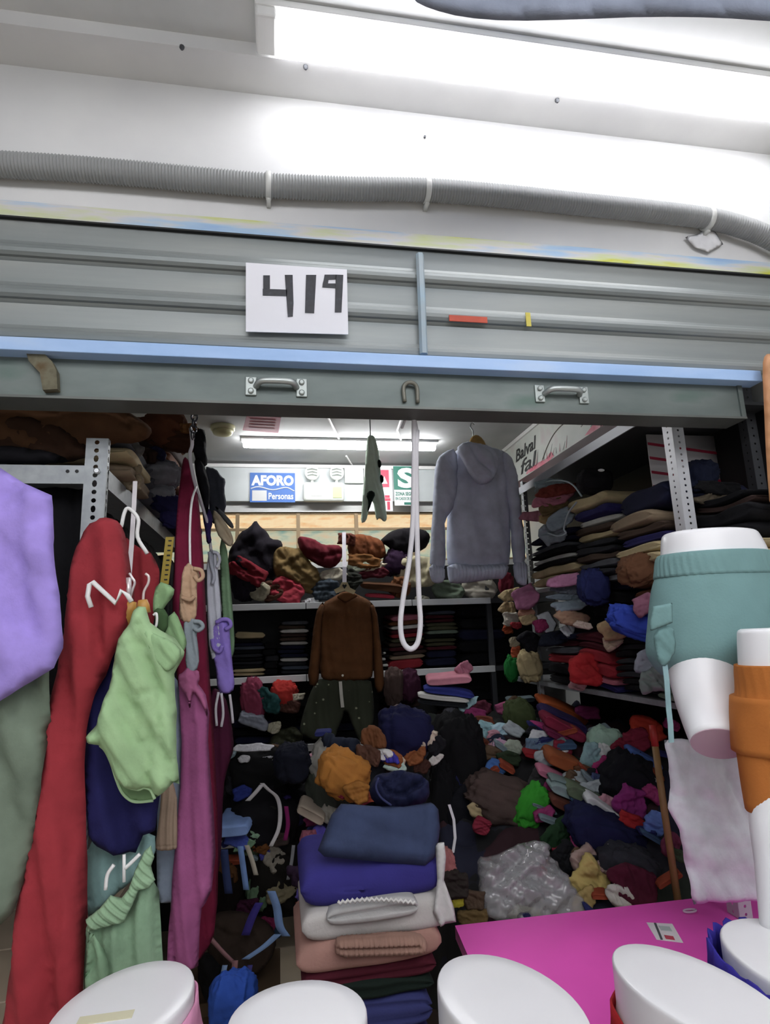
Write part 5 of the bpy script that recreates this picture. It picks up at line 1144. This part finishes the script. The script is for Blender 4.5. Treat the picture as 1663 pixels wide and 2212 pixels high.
rshelf([
 ('r', 1074, 1272, 1132, 1302, 18, '#b39e72', 'cream', 'jumper'), ('r', 1104, 1260, 1170, 1322, 25, '#a9698c', 'mauve pink', 'skirt'),
 ('r', 1078, 1298, 1112, 1332, 40, '#a48c66', 'beige', 'belt'), ('r', 1084, 1322, 1124, 1352, 0, '#b4aea0', 'off white', 'bra'),
 ('r', 1112, 1310, 1160, 1340, -10, '#b07f68', 'peach', 'top'), ('r', 1178, 1238, 1284, 1266, 6, '#b3779a', 'orchid pink', 'jumper'),
 ('r', 1182, 1262, 1262, 1284, -4, '#5b646e', 'steel grey', 'leggings'), ('r', 1184, 1280, 1262, 1298, 2, '#6f7c88', 'blue grey', 'leggings'),
 ('r', 1190, 1296, 1272, 1322, 4, '#8798a2', 'pale blue', 'leggings'), ('c', 1258, 1234, 1322, 1310, 0, '#1a2150', 'deep blue', 'jumper'),
 ('r', 1192, 1318, 1272, 1352, -10, '#a5836a', 'tan patterned', 'scarf'), ('r', 1236, 1342, 1284, 1360, -12, '#b4a195', 'blush', 'strap'),
 ('r', 1150, 1336, 1184, 1368, 20, '#9c2a60', 'magenta', 'top'), ('r', 1120, 1328, 1160, 1352, 10, '#b8a478', 'straw yellow', 'top'),
 ('r', 1084, 1348, 1108, 1372, 0, '#a84a24', 'orange', 'top'), ('r', 1102, 1342, 1126, 1360, 0, '#9c2832', 'red', 'ribbon'),
 ('r', 1122, 1358, 1164, 1412, 50, '#14131a', 'black', 'bra'), ('r', 1158, 1360, 1232, 1396, 8, '#171c2a', 'blue black', 'jumper'),
 ('r', 1100, 1376, 1124, 1400, 0, '#9a9078', 'sand', 'sock'), ('r', 1104, 1394, 1128, 1424, 0, '#b04f2a', 'orange', 'sock'),
 ('c', 1120, 1408, 1170, 1476, 10, '#b5a478', 'pale yellow bundled', 'towel'), ('c', 1094, 1420, 1124, 1476, 0, '#1f8038', 'green', 'net bag'),
 ('r', 1226, 1410, 1302, 1480, -12, '#a3161c', 'bright red', 'blouse'), ('r', 1228, 1466, 1268, 1494, -20, '#b58a8c', 'pale pink', 'blouse'),
 ('r', 1288, 1338, 1368, 1380, 14, '#a98c66', 'tan', 'sweatpants'), ('r', 1298, 1368, 1350, 1404, 25, '#b09a84', 'beige', 'sweatpants'),
 ('c', 1350, 1200, 1432, 1262, 25, '#5f3d26', 'chestnut', 'jacket'), ('r', 1362, 1282, 1424, 1330, 30, '#8f5a70', 'mauve', 'shirt'),
 ('c', 1354, 1288, 1420, 1412, 70, '#2340a8', 'royal blue', 'sweatshirt'), ('r', 1366, 1405, 1432, 1452, 20, '#8c909c', 'light grey', 'sweatpants'),
 ('r', 1376, 1440, 1450, 1500, 8, '#7d8784', 'grey green', 'sweatpants'),
], 1.26, 'on the lower right shelf')
for j, (pts, w) in enumerate([([(1158, 1330), (1186, 1318), (1204, 1350), (1196, 1364), (1180, 1370)], 'left'), ([(1206, 1358), (1222, 1350), (1244, 1352), (1240, 1370), (1226, 1378)], 'right')]):
    Yv = atx(pts[0][0], 1345, 1.24)[1]
    cloth('paper_sheet', pts, Yv, '#d4d8e0', .004, tilt=15, label=f'crumpled white paper sheet on the lower right shelf, {w} of the two', cat='paper', crump=.006, res=12, rnd=0)

# ---- the heap at the right
HX, HY = np.meshgrid(np.linspace(.52, 1.74, 90), np.linspace(2.0, 3.45, 100), indexing='ij')
hp = heap_h(HX, HY) - .055
Pq = np.stack([HX.ravel(), HY.ravel()], 1)
hz_ = hp.ravel() + .035 * waves(Pq, 16, 3, 6, True) + .02 * waves(Pq, 34, 4, 6, True)
edge = np.minimum(sstep((HX - .52) / .12), sstep((HY - 2.0) / .08)).ravel()
hz_ = np.minimum(hz_, 1.27) * edge
V = np.stack([HX.ravel(), HY.ravel(), hz_], 1); nx, ny = HX.shape
F = [(i * ny + j, (i + 1) * ny + j, (i + 1) * ny + j + 1, i * ny + j + 1) for i in range(nx - 1) for j in range(ny - 1)]
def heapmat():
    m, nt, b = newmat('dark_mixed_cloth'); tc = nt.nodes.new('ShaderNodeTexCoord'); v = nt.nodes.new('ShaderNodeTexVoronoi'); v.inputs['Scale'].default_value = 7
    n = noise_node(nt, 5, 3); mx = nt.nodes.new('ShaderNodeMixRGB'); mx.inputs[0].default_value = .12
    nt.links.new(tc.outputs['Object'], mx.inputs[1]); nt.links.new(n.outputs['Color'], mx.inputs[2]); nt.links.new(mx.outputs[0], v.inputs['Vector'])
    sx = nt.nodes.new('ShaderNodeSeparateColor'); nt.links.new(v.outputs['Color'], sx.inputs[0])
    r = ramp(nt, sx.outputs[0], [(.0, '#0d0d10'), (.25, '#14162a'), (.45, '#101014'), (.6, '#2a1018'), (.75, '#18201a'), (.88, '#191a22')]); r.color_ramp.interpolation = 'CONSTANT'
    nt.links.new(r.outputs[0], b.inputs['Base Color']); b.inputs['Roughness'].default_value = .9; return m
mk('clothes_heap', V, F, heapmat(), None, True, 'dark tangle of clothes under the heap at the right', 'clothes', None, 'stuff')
HP = 'clothes lying on the heap at the right'
H = 'on the right heap'
table([
 ('f', 1158, 1492, 1268, 1572, -22, '#b5551f', 'orange', 'fleece'), ('f', 1160, 1520, 1262, 1590, -24, '#2c2150', 'violet', 'jumper'), ('f', 1166, 1530, 1262, 1602, -24, '#7c1a38', 'crimson', 'jumper'),
 ('c', 1096, 1520, 1160, 1596, 12, '#3a4526', 'olive zip', 'pouch'), ('r', 1068, 1516, 1116, 1548, 0, '#a04a72', 'pink and white', 'bikini'), ('r', 1106, 1526, 1126, 1552, 0, '#a8aab0', 'white', 'bikini'),
 ('r', 1018, 1544, 1070, 1566, -5, '#6a3624', 'rust', 'top'), ('r', 1020, 1512, 1062, 1544, -5, '#581f33', 'wine', 'top'),
 ('r', 1022, 1558, 1072, 1596, -20, '#86aeb4', 'pale cyan', 'bra'), ('r', 1060, 1560, 1104, 1590, 10, '#9fc0cc', 'ice blue', 'bra'), ('r', 1050, 1586, 1096, 1612, 20, '#20283a', 'midnight', 'bra'),
 ('r', 1060, 1600, 1112, 1626, -12, '#b08ca4', 'lilac', 'bra'), ('r', 1084, 1596, 1128, 1632, -30, '#8d9788', 'pale sage', 'bra'), ('r', 1020, 1590, 1064, 1630, -35, '#5b2a18', 'chestnut', 'bra'),
 ('r', 1072, 1624, 1132, 1652, -20, '#24321f', 'dark green', 'top'), ('r', 1046, 1636, 1094, 1690, -45, '#3c68a8', 'cornflower blue', 'jumper'),
 ('f', 1146, 1548, 1182, 1580, -12, '#a82f74', 'hot pink', 'top'), ('r', 1138, 1576, 1186, 1610, -25, '#bcc0c4', 'white', 'singlet'), ('f', 1172, 1566, 1236, 1612, -30, '#6a1840', 'plum', 'jumper'),
 ('r', 1130, 1596, 1184, 1622, -8, '#5a6f86', 'grey blue', 'shirt'), ('f', 1130, 1610, 1182, 1650, -14, '#8a141e', 'red', 'shirt'), ('f', 1172, 1606, 1254, 1684, -26, '#8f4a22', 'terracotta', 'fleece'),
 ('r', 1196, 1604, 1228, 1630, -30, '#cfcfd0', 'white', 'label tag'), ('f', 1154, 1650, 1236, 1698, -28, '#b56a84', 'pink', 'towel'), ('r', 1138, 1656, 1186, 1716, -25, '#2f2e30', 'charcoal', 'hoodie'),
 ('f', 1180, 1674, 1300, 1724, -22, '#6d8080', 'grey teal', 'sweatpants'), ('f', 1180, 1692, 1316, 1748, -24, '#7f9494', 'pale teal', 'sweatpants'), ('f', 1214, 1682, 1322, 1758, -28, '#5c6a54', 'moss', 'sweatpants'),
 ('f', 1184, 1716, 1262, 1768, -26, '#5a3024', 'reddish brown', 'jumper'), ('f', 1252, 1712, 1336, 1770, -30, '#c3c6c8', 'white', 'leggings'), ('f', 1258, 1738, 1338, 1798, -32, '#a3161c', 'scarlet', 'leggings'), ('r', 1266, 1760, 1330, 1800, -35, '#aeb0b0', 'pale grey', 'leggings'),
 ('c', 1118, 1704, 1186, 1806, -35, '#2c9020', 'bright green', 'satin shirt'), ('r', 1176, 1738, 1244, 1860, -70, '#18351c', 'bottle green', 'jumper'),
 ('c', 1034, 1672, 1140, 1815, 70, '#4b3c38', 'taupe', 'blanket'), ('r', 1024, 1698, 1066, 1776, -65, '#a5936c', 'cream', 'satin shirt'),
 ('c', 1278, 1578, 1352, 1646, -20, '#8fae9c', 'mint', 'blouse'), ('r', 1346, 1548, 1442, 1596, -10, '#b03018', 'orange red', 'fleece'), ('r', 1344, 1576, 1404, 1626, 10, '#7c1a34', 'raspberry', 'fleece'),
 ('f', 1350, 1610, 1428, 1660, -30, '#3f5ea0', 'denim blue', 'shirt'), ('f', 1352, 1628, 1430, 1684, -34, '#7c3a20', 'copper', 'shirt'), ('f', 1346, 1640, 1432, 1706, -38, '#b8b4ae', 'off white', 'shirt'),
 ('c', 1306, 1650, 1434, 1772, -40, '#0e0f16', 'black', 'coat'), ('r', 1318, 1700, 1404, 1772, -35, '#7d1f68', 'magenta', 'scarf'), ('r', 1382, 1754, 1444, 1806, -30, '#5673b4', 'periwinkle', 'shirt'), ('r', 1328, 1756, 1402, 1794, -30, '#a01a1e', 'red', 'sleeve'),
 ('r', 1252, 1604, 1306, 1664, -15, '#7ea0a4', 'aqua', 'bra'), ('r', 1276, 1630, 1318, 1694, -50, '#8a1a58', 'fuchsia', 'bra'), ('r', 1282, 1606, 1334, 1640, -25, '#c0c4c2', 'white', 'bra'), ('r', 1236, 1652, 1294, 1694, -10, '#5c3a24', 'bronze', 'bra'), ('r', 1264, 1672, 1316, 1700, -15, '#39456a', 'dusk blue', 'bra'),
 ('c', 1226, 1782, 1424, 1870, -22, '#12163a', 'navy', 'sweater'), ('r', 1232, 1822, 1304, 1890, -45, '#a08880', 'blush', 'sleeve'), ('r', 1286, 1846, 1330, 1890, -30, '#8d7670', 'rose beige', 'sleeve'),
 ('c', 1298, 1846, 1430, 1926, -18, '#2c2d34', 'dark grey', 'sweater'), ('r', 1306, 1872, 1430, 1944, -28, '#4a0f26', 'burgundy', 'sweater'), ('r', 1228, 1856, 1316, 1936, -48, '#b5a15c', 'mustard cream', 'sleeve'), ('r', 1302, 1908, 1374, 1960, -30, '#b8b6ae', 'white', 'sleeve'), ('r', 1240, 1906, 1286, 1976, -55, '#9c8650', 'ochre', 'sleeve'),
 ('r', 1190, 1820, 1260, 1880, -40, '#121418', 'black', 'trousers'), ('r', 1420, 1790, 1470, 1850, -30, '#6a2a44', 'rosewood', 'scarf'),
 ('r', 1130, 1860, 1200, 1890, -15, '#54182c', 'dark cherry', 'scarf'),
], 'H', H, HP, FILL)
# crumpled plastic bag
m, nt, b = newmat('clear_plastic'); b.inputs['Base Color'].default_value = (.42, .43, .44, 1); b.inputs['Roughness'].default_value = .1; b.inputs['Alpha'].default_value = .5
b.inputs['Specular IOR Level'].default_value = 1.0; b.inputs['Coat Weight'].default_value = .6; b.inputs['Coat Roughness'].default_value = .08
PLA = m
pbg = cloth('plastic_bag', [(1032, 1848), (1060, 1850), (1100, 1836), (1120, 1822), (1160, 1814), (1188, 1830), (1180, 1846), (1205, 1862), (1222, 1900), (1250, 1940), (1282, 1968), (1240, 1985), (1120, 1990), (1050, 1992), (1036, 1950), (1030, 1895)], 2.10, '#a0a0a4', .10, tilt=30, mat=PLA, label='crumpled clear grey plastic bag behind the pink table', cat='bag', crump=.022, cfreq=22, folds=((60, .10, .010), (120, .07, .006)), res=46)
cloth('grey_cloth', [(1040, 1900), (1100, 1880), (1170, 1890), (1230, 1940), (1260, 1975), (1180, 1990), (1060, 1990)], 2.22, '#6d6a68', .08, tilt=30, label='grey clothes packed inside the plastic bag', cat='clothing', crump=.02, res=22)
table([('r', 1096, 1960, 1180, 1996, -12, '#a5a89a', 'pale striped', 'shirt'), ('r', 1110, 1966, 1160, 1998, -10, '#20204a', 'indigo', 'shirt'), ('c', 970, 1930, 1004, 1962, 0, '#b8b020', 'yellow printed', 'packet'), ('r', 985, 1960, 1060, 2000, 5, '#5d4a28', 'brown fringed', 'shawl'), ('r', 1000, 1920, 1050, 1965, 0, '#4a3a2c', 'brown', 'cap'), ('c', 940, 1840, 985, 1900, 20, '#a06460', 'salmon', 'shirt'), ('r', 945, 1880, 1010, 1940, 0, '#2a2420', 'dark', 'shirt')], 2.05, 'behind the pink table', 'things behind the pink table')
bs = thing('broom', at(1462, 1945, 1.95), 'wooden broom handle with a red top leaning at the heap', 'broom')
MB().tube([at(1414, 1605, 2.02), at(1436, 1760, 1.99), at(1466, 1960, 1.95)], .0115, 12).build('handle', plain('#8f6f45', .5, 0, .12, 20), bs, True)
MB().tube([at(1409, 1566, 2.025), at(1415, 1612, 2.019)], .0125, 12).build('grip', plain('#a52a22', .5), bs, True)

# ---- centre: dark mass, bundle, mustard cloth
table([
 ('c', 935, 1560, 1050, 1720, 0, '#0b0b0e', 'black', 'coat'), ('c', 950, 1700, 1060, 1880, 10, '#0d0e16', 'blue black', 'coat'), ('c', 985, 1680, 1045, 1800, 20, '#151a40', 'navy', 'jumper'), ('c', 955, 1790, 1050, 1930, -20, '#161b48', 'deep blue', 'trousers'), ('c', 930, 1650, 985, 1850, 0, '#0c0c10', 'jet black', 'trousers'),
 ('c', 1000, 1790, 1075, 1870, 0, '#101014', 'soft black', 'bag'),
], 2.5, 'in the dark pile left of the heap', 'dark pile at the centre')
MB().ribbon([at(x, y, 2.28) for x, y in ((970, 1738), (980, 1770), (983, 1810), (978, 1842))], X3, .010).build('white_piping', plain('#d6d6da', .6), None, label='white stripe trim hanging on the dark pile', cat='trim')
BU = 'bundle of underwear at the centre'
table([
 ('c', 812, 1542, 925, 1642, 0, '#12143a', 'navy', 'shorts'), ('r', 782, 1560, 832, 1625, 70, '#6a4022', 'brown', 'bra'), ('r', 776, 1600, 815, 1660, 75, '#54372a', 'chocolate', 'bra'), ('r', 800, 1590, 828, 1662, 85, '#c9c8c8', 'white', 'bra'), ('r', 808, 1590, 840, 1672, 85, '#37309a', 'violet', 'bra'),
 ('r', 824, 1622, 874, 1656, -20, '#8a4d22', 'caramel', 'bra'), ('r', 866, 1612, 926, 1650, 25, '#7d4722', 'cinnamon', 'bra'), ('r', 826, 1642, 880, 1668, -8, '#a8c0b4', 'pale mint', 'bra'), ('r', 838, 1634, 878, 1654, -12, '#c0a890', 'beige', 'bra'),
 ('r', 905, 1570, 940, 1620, -70, '#b9aa98', 'cream', 'bra'), ('r', 925, 1590, 960, 1640, -50, '#15151a', 'black', 'bra'), ('r', 900, 1580, 925, 1620, -70, '#3c34a0', 'purple', 'bra'), ('r', 930, 1620, 950, 1660, -60, '#b8b4ae', 'ivory', 'bra'), ('r', 890, 1640, 930, 1670, 0, '#3a2018', 'dark brown', 'bra'),
], 2.35, 'in the bundle above the folded stack', BU)
table([
 ('c', 664, 1612, 752, 1700, -30, '#82807a', 'grey mesh', 'cap'), ('c', 660, 1660, 760, 1780, 0, '#3a4038', 'camouflage', 'shirt'), ('c', 680, 1640, 796, 1735, -22, '#a86c20', 'mustard', 'jacket', 2.26), ('r', 740, 1690, 800, 1736, -25, '#94601f', 'ochre', 'sleeve', 2.24),
 ('f', 642, 1716, 706, 1782, -28, '#96897a', 'beige', 'trousers'), ('r', 690, 1730, 735, 1790, 50, '#8d8a80', 'pale camouflage', 'shirt'), ('r', 648, 1790, 690, 1850, 10, '#8a4a5c', 'striped pink', 'top'), ('r', 672, 1774, 712, 1822, 60, '#4d42a0', 'violet printed', 'top'), ('r', 684, 1780, 708, 1812, 45, '#a4b8e0', 'pale blue', 'top'),
 ('c', 760, 1640, 830, 1720, 0, '#2b3236', 'dark slate', 'jeans'), ('r', 700, 1560, 770, 1680, 85, '#1d2333', 'dark denim', 'jeans'), ('c', 590, 1620, 665, 1700, 0, '#0f1220', 'blue black', 'trousers'), ('r', 645, 1850, 700, 1960, 80, '#2c1a30', 'dark plum', 'top'),
], 2.45, 'left of the folded stack', 'loose clothes left of the folded stack', FILL)

# ---- left floor pile with straps
LF = 'pile with straps at the left of the aisle'
table([
 ('c', 484, 1628, 640, 1740, 0, '#0b0b0d', 'black', 'coat'), ('c', 480, 1700, 660, 1860, 0, '#131217', 'black', 'dress'), ('c', 520, 1840, 660, 2000, 0, '#15120f', 'dark', 'skirt'), ('r', 505, 1606, 592, 1624, 2, '#c4c4ca', 'white', 'collar'), ('r', 512, 1632, 540, 1648, 0, '#b4b4b8', 'white lace', 'trim'), ('r', 552, 1632, 612, 1646, 4, '#a8a8ac', 'pale lace', 'trim'),
 ('r', 604, 1630, 640, 1660, -40, '#a0808c', 'pale pink', 'strap'), ('r', 620, 1664, 655, 1684, -20, '#c4c4c8', 'white', 'ribbon'),
 ('r', 500, 1696, 548, 1728, 10, '#22317e', 'cobalt', 'top'), ('f', 474, 1720, 548, 1826, 4, '#7f9fd8', 'light blue', 'shirt'), ('r', 484, 1800, 545, 1832, -5, '#4558b4', 'periwinkle', 'shirt'), ('r', 530, 1760, 566, 1815, 10, '#84a88a', 'pale green', 'top'), ('r', 500, 1808, 560, 1836, 15, '#6d9070', 'green', 'tie'),
 ('r', 556, 1715, 600, 1790, 80, '#2a2a24', 'charcoal', 'top'), ('r', 590, 1720, 634, 1780, -50, '#3a2a70', 'violet', 'top'), ('r', 605, 1740, 640, 1820, -75, '#1d1a3a', 'indigo', 'top'), ('r', 548, 1800, 580, 1850, 60, '#6a4018', 'amber', 'top'), ('r', 570, 1790, 632, 1830, 10, '#4c403c', 'taupe', 'top'),
 ('r', 568, 1830, 618, 1880, -30, '#8a8478', 'patterned cream', 'blouse'), ('r', 560, 1826, 590, 1860, -40, '#3a3a8c', 'blue printed', 'blouse'), ('r', 588, 1870, 640, 1960, -60, '#7a7258', 'striped sand', 'blouse'), ('r', 640, 1890, 690, 1960, 70, '#6c5ab4', 'lavender', 'top'), ('r', 632, 1860, 660, 1920, 80, '#8c1a3c', 'raspberry', 'top'),
 ('c', 528, 1910, 582, 1976, -10, '#5f7c5e', 'moss green', 'net bag'), ('r', 505, 1940, 560, 1990, 0, '#3a102c', 'dark magenta', 'top'), ('r', 560, 1980, 600, 2010, 0, '#7a1a48', 'cerise', 'top'), ('c', 440, 1880, 520, 1990, 0, '#160f0c', 'dark brown', 'bag'), ('r', 470, 1850, 510, 1910, 80, '#5a3a1c', 'brown', 'belt'),
], 2.75, 'in the strap pile', LF, FILL)
bp_ = at(515, 2120, 2.72)
bxx = thing('cardboard_box', (bp_[0], 2.72, 0), 'brown cardboard box under the brown bag left of aisle', 'box')
MB().box(bp_[0] - .22, bp_[0] + .16, 2.56, 2.9, 0, bp_[2] + .02, bev=.004).build('body', plain('#5c4a36', .8), bxx)
MB().box(bp_[0] - .22, bp_[0] + .16, 2.50, 2.56, bp_[2] - .03, bp_[2] - .024).build('flap', plain('#66523c', .8), bxx)
bg = cloth('brown_bag', [(438, 2010), (450, 1985), (480, 1965), (540, 1970), (585, 1995), (600, 2030), (585, 2075), (550, 2110), (500, 2120), (455, 2080)], 2.62, '#3a2e26', .08, tilt=20, label='dark brown open bag on the floor left of the aisle', cat='bag', crump=.012, res=24, creases=(([(460, 2000), (500, 2025), (560, 2015)], 4, .02),))
cloth('black_bag', [(425, 2050), (460, 2060), (490, 2100), (500, 2140), (470, 2170), (430, 2150)], 2.5, '#0e0d0f', .06, label='black bag hanging below the brown bag', cat='bag', crump=.015, res=18)
def strap(pts, Y, w, col, label):
    P = [at(x, y, Y) for x, y in pts]
    MB().ribbon(spline(P, 5), RT, w, .002).build('strap', fabric(col), None, True, label=label, cat='strap', group='straps hanging from the pile')
strap([(566, 1692), (580, 1706), (598, 1722), (605, 1750), (602, 1790), (585, 1828)], 2.62, .016, '#c9c6c8', 'white long strap curving down the strap pile')
strap([(566, 1695), (552, 1712), (535, 1730)], 2.62, .02, '#bdbabc', 'short white strap at the top of the strap pile')
strap([(519, 1828), (525, 1870), (532, 1922)], 2.60, .022, '#6f93cc', 'light blue strap hanging from the light blue shirt')
strap([(533, 1826), (545, 1860), (553, 1890)], 2.60, .018, '#b5ad9c', 'cream strap beside the light blue strap')
strap([(484, 1835), (488, 1880), (494, 1930)], 2.62, .03, '#2c3a66', 'wide slate blue strap at the left of strap pile')
strap([(618, 1742), (622, 1780), (616, 1815)], 2.60, .016, '#8a1464', 'magenta strap at the right of strap pile')
strap([(634, 1826), (630, 1860), (622, 1900)], 2.60, .013, '#8f9196', 'grey strap hanging near the violet top')
strap([(586, 1925), (598, 1960), (604, 2000), (618, 2022)], 2.50, .03, '#7495c8', 'wide pale blue strap in front of aisle floor')
strap([(560, 1950), (545, 1980), (530, 2020)], 2.50, .03, '#3a2f86', 'violet strap crossing the brown bag')
strap([(600, 2018), (570, 2045), (530, 2072)], 2.48, .028, '#7d9fd0', 'pale blue strap curving under the brown bag')
strap([(444, 1998), (450, 2020), (480, 2055), (505, 2080)], 2.50, .02, '#a5787c', 'pink strap along the left of the brown bag')
strap([(508, 2075), (506, 2110), (512, 2140)], 2.46, .02, '#a4767a', 'pink strap hanging below the brown bag')
strap([(486, 2085), (480, 2115), (478, 2140)], 2.46, .018, '#8aa8d4', 'light blue strap hanging below the brown bag')
strap([(540, 2085), (535, 2115), (520, 2150)], 2.46, .018, '#4a4490', 'violet strap hanging below the brown bag')
put('c', 448, 2130, 545, 2240, 1.95, '#1f4fb0', 'bag', 'bright blue plastic bag between the two left hip forms')

# ---- left rack top: brown jackets
cloth('brown_jacket', [(-80, 860), (180, 868), (255, 880), (300, 905), (328, 925), (330, 942), (300, 962), (240, 958), (200, 985), (120, 1000), (-80, 1000)], 1.86, '#54371f', .09, label='brown jacket with black zip on top of the left rack', cat='jacket', crump=.012, folds=((70, .2, .012),), res=36, creases=(([(235, 880), (265, 905), (285, 935)], 4, .02), ([(210, 960), (260, 950), (310, 955)], 4, .015)))
cloth('brown_coat', [(-80, 890), (100, 900), (190, 960), (200, 1000), (-80, 1000)], 1.82, '#3a2416', .05, label='dark brown coat on the left rack above purple blouse', cat='coat', crump=.012, res=22)
cloth('black_fleece', [(-80, 960), (60, 965), (140, 985), (150, 1003), (-80, 1003)], 1.79, '#141318', .04, label='black fleece at the front of the left rack shelf', cat='fleece', crump=.01, res=18)
table([
 ('r', 245, 945, 312, 1000, -20, '#5d5a58', 'grey patterned', 'jumper'), ('r', 248, 990, 305, 1030, -15, '#8f8066', 'cream', 'jumper'), ('r', 256, 1018, 312, 1062, -20, '#86775f', 'beige', 'jumper'),
], 1.98, 'on the left shelf just right of steel post', G3)
table([
 ('c', 298, 996, 382, 1056, -8, '#77767c', 'grey', 'puffer jacket'), ('c', 306, 1042, 372, 1080, -12, '#84858c', 'silver grey', 'puffer jacket'), ('c', 316, 1066, 402, 1112, -18, '#2c2a58', 'navy', 'puffer jacket'), ('c', 338, 1095, 412, 1142, -14, '#302d60', 'indigo', 'puffer jacket'),
 ('r', 296, 945, 330, 1022, 80, '#35241c', 'dark brown', 'jacket'), ('r', 322, 950, 352, 1008, 80, '#1e1f3e', 'dark blue', 'jacket'),
 ('c', 300, 872, 392, 960, 40, '#5b331c', 'russet', 'jacket'), ('c', 340, 895, 392, 1000, 80, '#4a2c1a', 'chocolate', 'jacket'), ('r', 380, 870, 405, 985, 88, '#7a4f24', 'tan suede', 'jacket'),
], 2.25, 'hanging over the left shelf', G3)

# ---- folded stack at the centre front, on a low stool
stl = thing('stool', (.24, 1.76, 0), 'dark low stool under the central folded stack', 'stool')
MB().box(.03, .45, 1.58, 1.94, .50, .54, bev=.006).build('seat', plain('#3a2f28', .6), stl)
for x in (.06, .42):
    for y in (1.62, 1.90): MB().box(x - .018, x + .018, y - .018, y + .018, 0, .50).build('leg', plain('#3a2f28', .6), stl)
FS = 'folded clothes of the central stack'
YF = 1.60
def layer(x0, x1, yt, yb, col, noun, label, d=.30, seed=0, wav=.006, soft=3.2, notch=1, Yf=YF, yaw=0):
    z1, z0 = zat((x0 + x1) / 2, yt, Yf), zat((x0 + x1) / 2, yb, Yf); a, b = at(x0, (yt + yb) / 2, Yf), at(x1, (yt + yb) / 2, Yf)
    c_, s_ = math.cos(yaw), math.sin(yaw)
    V, F = slab_mesh(((a[0] + b[0]) / 2, Yf + d / 2, (z0 + z1) / 2), np.array([[c_, s_, 0], [-s_, c_, 0], [0, 0, 1.0]]), b[0] - a[0], d, z1 - z0, seed, notch, wav, seed + 1, nx=30, nr=44, soft=soft, wfreq=.8)
    return mk('folded_' + noun, V, F, fabric(col, .08), None, True, label, noun, FS)
layer(700, 938, 2250, 2300, '#2b2a66', 'jeans', 'indigo folded jeans at the bottom of the central stack', seed=301)
layer(660, 938, 2160, 2252, '#33396f', 'jeans', 'blue folded jeans near the bottom of the central stack', seed=302, notch=2)
layer(662, 940, 2120, 2170, '#13201a', 'trousers', 'dark green folded trousers in the central stack', seed=303)
layer(652, 945, 2078, 2135, '#4a1020', 'sweater', 'maroon folded sweater in the central stack', seed=304, wav=.010)
layer(640, 956, 2022, 2100, '#a0786c', 'trousers', 'dusty pink folded trousers in the central stack', seed=305, notch=0, wav=.008)
cloth('rolled_leggings', [(722, 2028), (740, 2020), (800, 2018), (860, 2012), (905, 2014), (922, 2030), (920, 2056), (880, 2060), (800, 2062), (724, 2066)], 1.585, '#8d6c5e', .05, label='ribbed taupe waistband roll in the central stack', cat='leggings', group=FS, folds=((0, .012, .0022),), res=40, creases=(([(730, 2042), (800, 2040), (900, 2036)], 4, .010),))
layer(652, 984, 1952, 2036, '#b4b0ac', 'trousers', 'off white folded trousers in the central stack', seed=307, notch=0, wav=.010)
o_lg = layer(706, 905, 1946, 1990, '#a9a8a6', 'leggings', 'white folded leggings with frilled edge in the central stack', d=.08, seed=308, Yf=1.575, notch=1)
layer(650, 958, 1856, 1962, '#2f2a78', 'sweatshirt', 'violet blue folded sweatshirt in the central stack', seed=309, notch=0, wav=.010, soft=2.6)
fp = [at(730 + 5.2 * k, 1950 - 7 * math.sin(k / 32 * 3.14) + (3 if k % 2 else -3), 1.565) for k in range(33)]
MB().tube(fp, .004, 6).build('frill', fabric('#c4c2be'), o_lg, True)
cloth('white_trouser_leg', [(940, 1822), (958, 1818), (962, 1850), (958, 1900), (980, 1960), (984, 1990), (950, 2000), (935, 1970), (944, 1900)], 1.60, '#bcbab8', .02, kt=.3, rnd=0, label='white trouser leg draped down the right of the central stack', cat='trousers', folds=((5, .05, .004),), res=20)
cloth('slate_sweatshirt', [(736, 1738), (800, 1742), (870, 1744), (930, 1734), (946, 1750), (950, 1790), (942, 1850), (918, 1870), (860, 1866), (760, 1858), (700, 1852), (686, 1838), (700, 1800), (716, 1760)], 1.64, '#2f3a58', .07, tilt=28, label='slate blue folded sweatshirt near the top of the central stack', cat='sweatshirt', rnd=0, folds=((80, .14, .006),), res=32, rim=.035, creases=(([(912, 1745), (908, 1800), (910, 1864)], 3, .010),))
hn = cloth('navy_hoodie', [(795, 1720), (800, 1690), (815, 1672), (860, 1665), (905, 1676), (925, 1690), (930, 1715), (915, 1738), (870, 1750), (820, 1748)], 1.74, '#131838', .08, tilt=25, label='navy hoodie with drawcord on top of the central stack', cat='hoodie', crump=.014, folds=((20, .12, .012),), res=28, creases=(([(815, 1690), (830, 1720), (870, 1722), (910, 1695)], 5, .03),))
wire([(818, 1680), (812, 1700), (822, 1722), (845, 1740)], 1.64, .003).build('drawcord', fabric('#2a2f55'), hn, True)
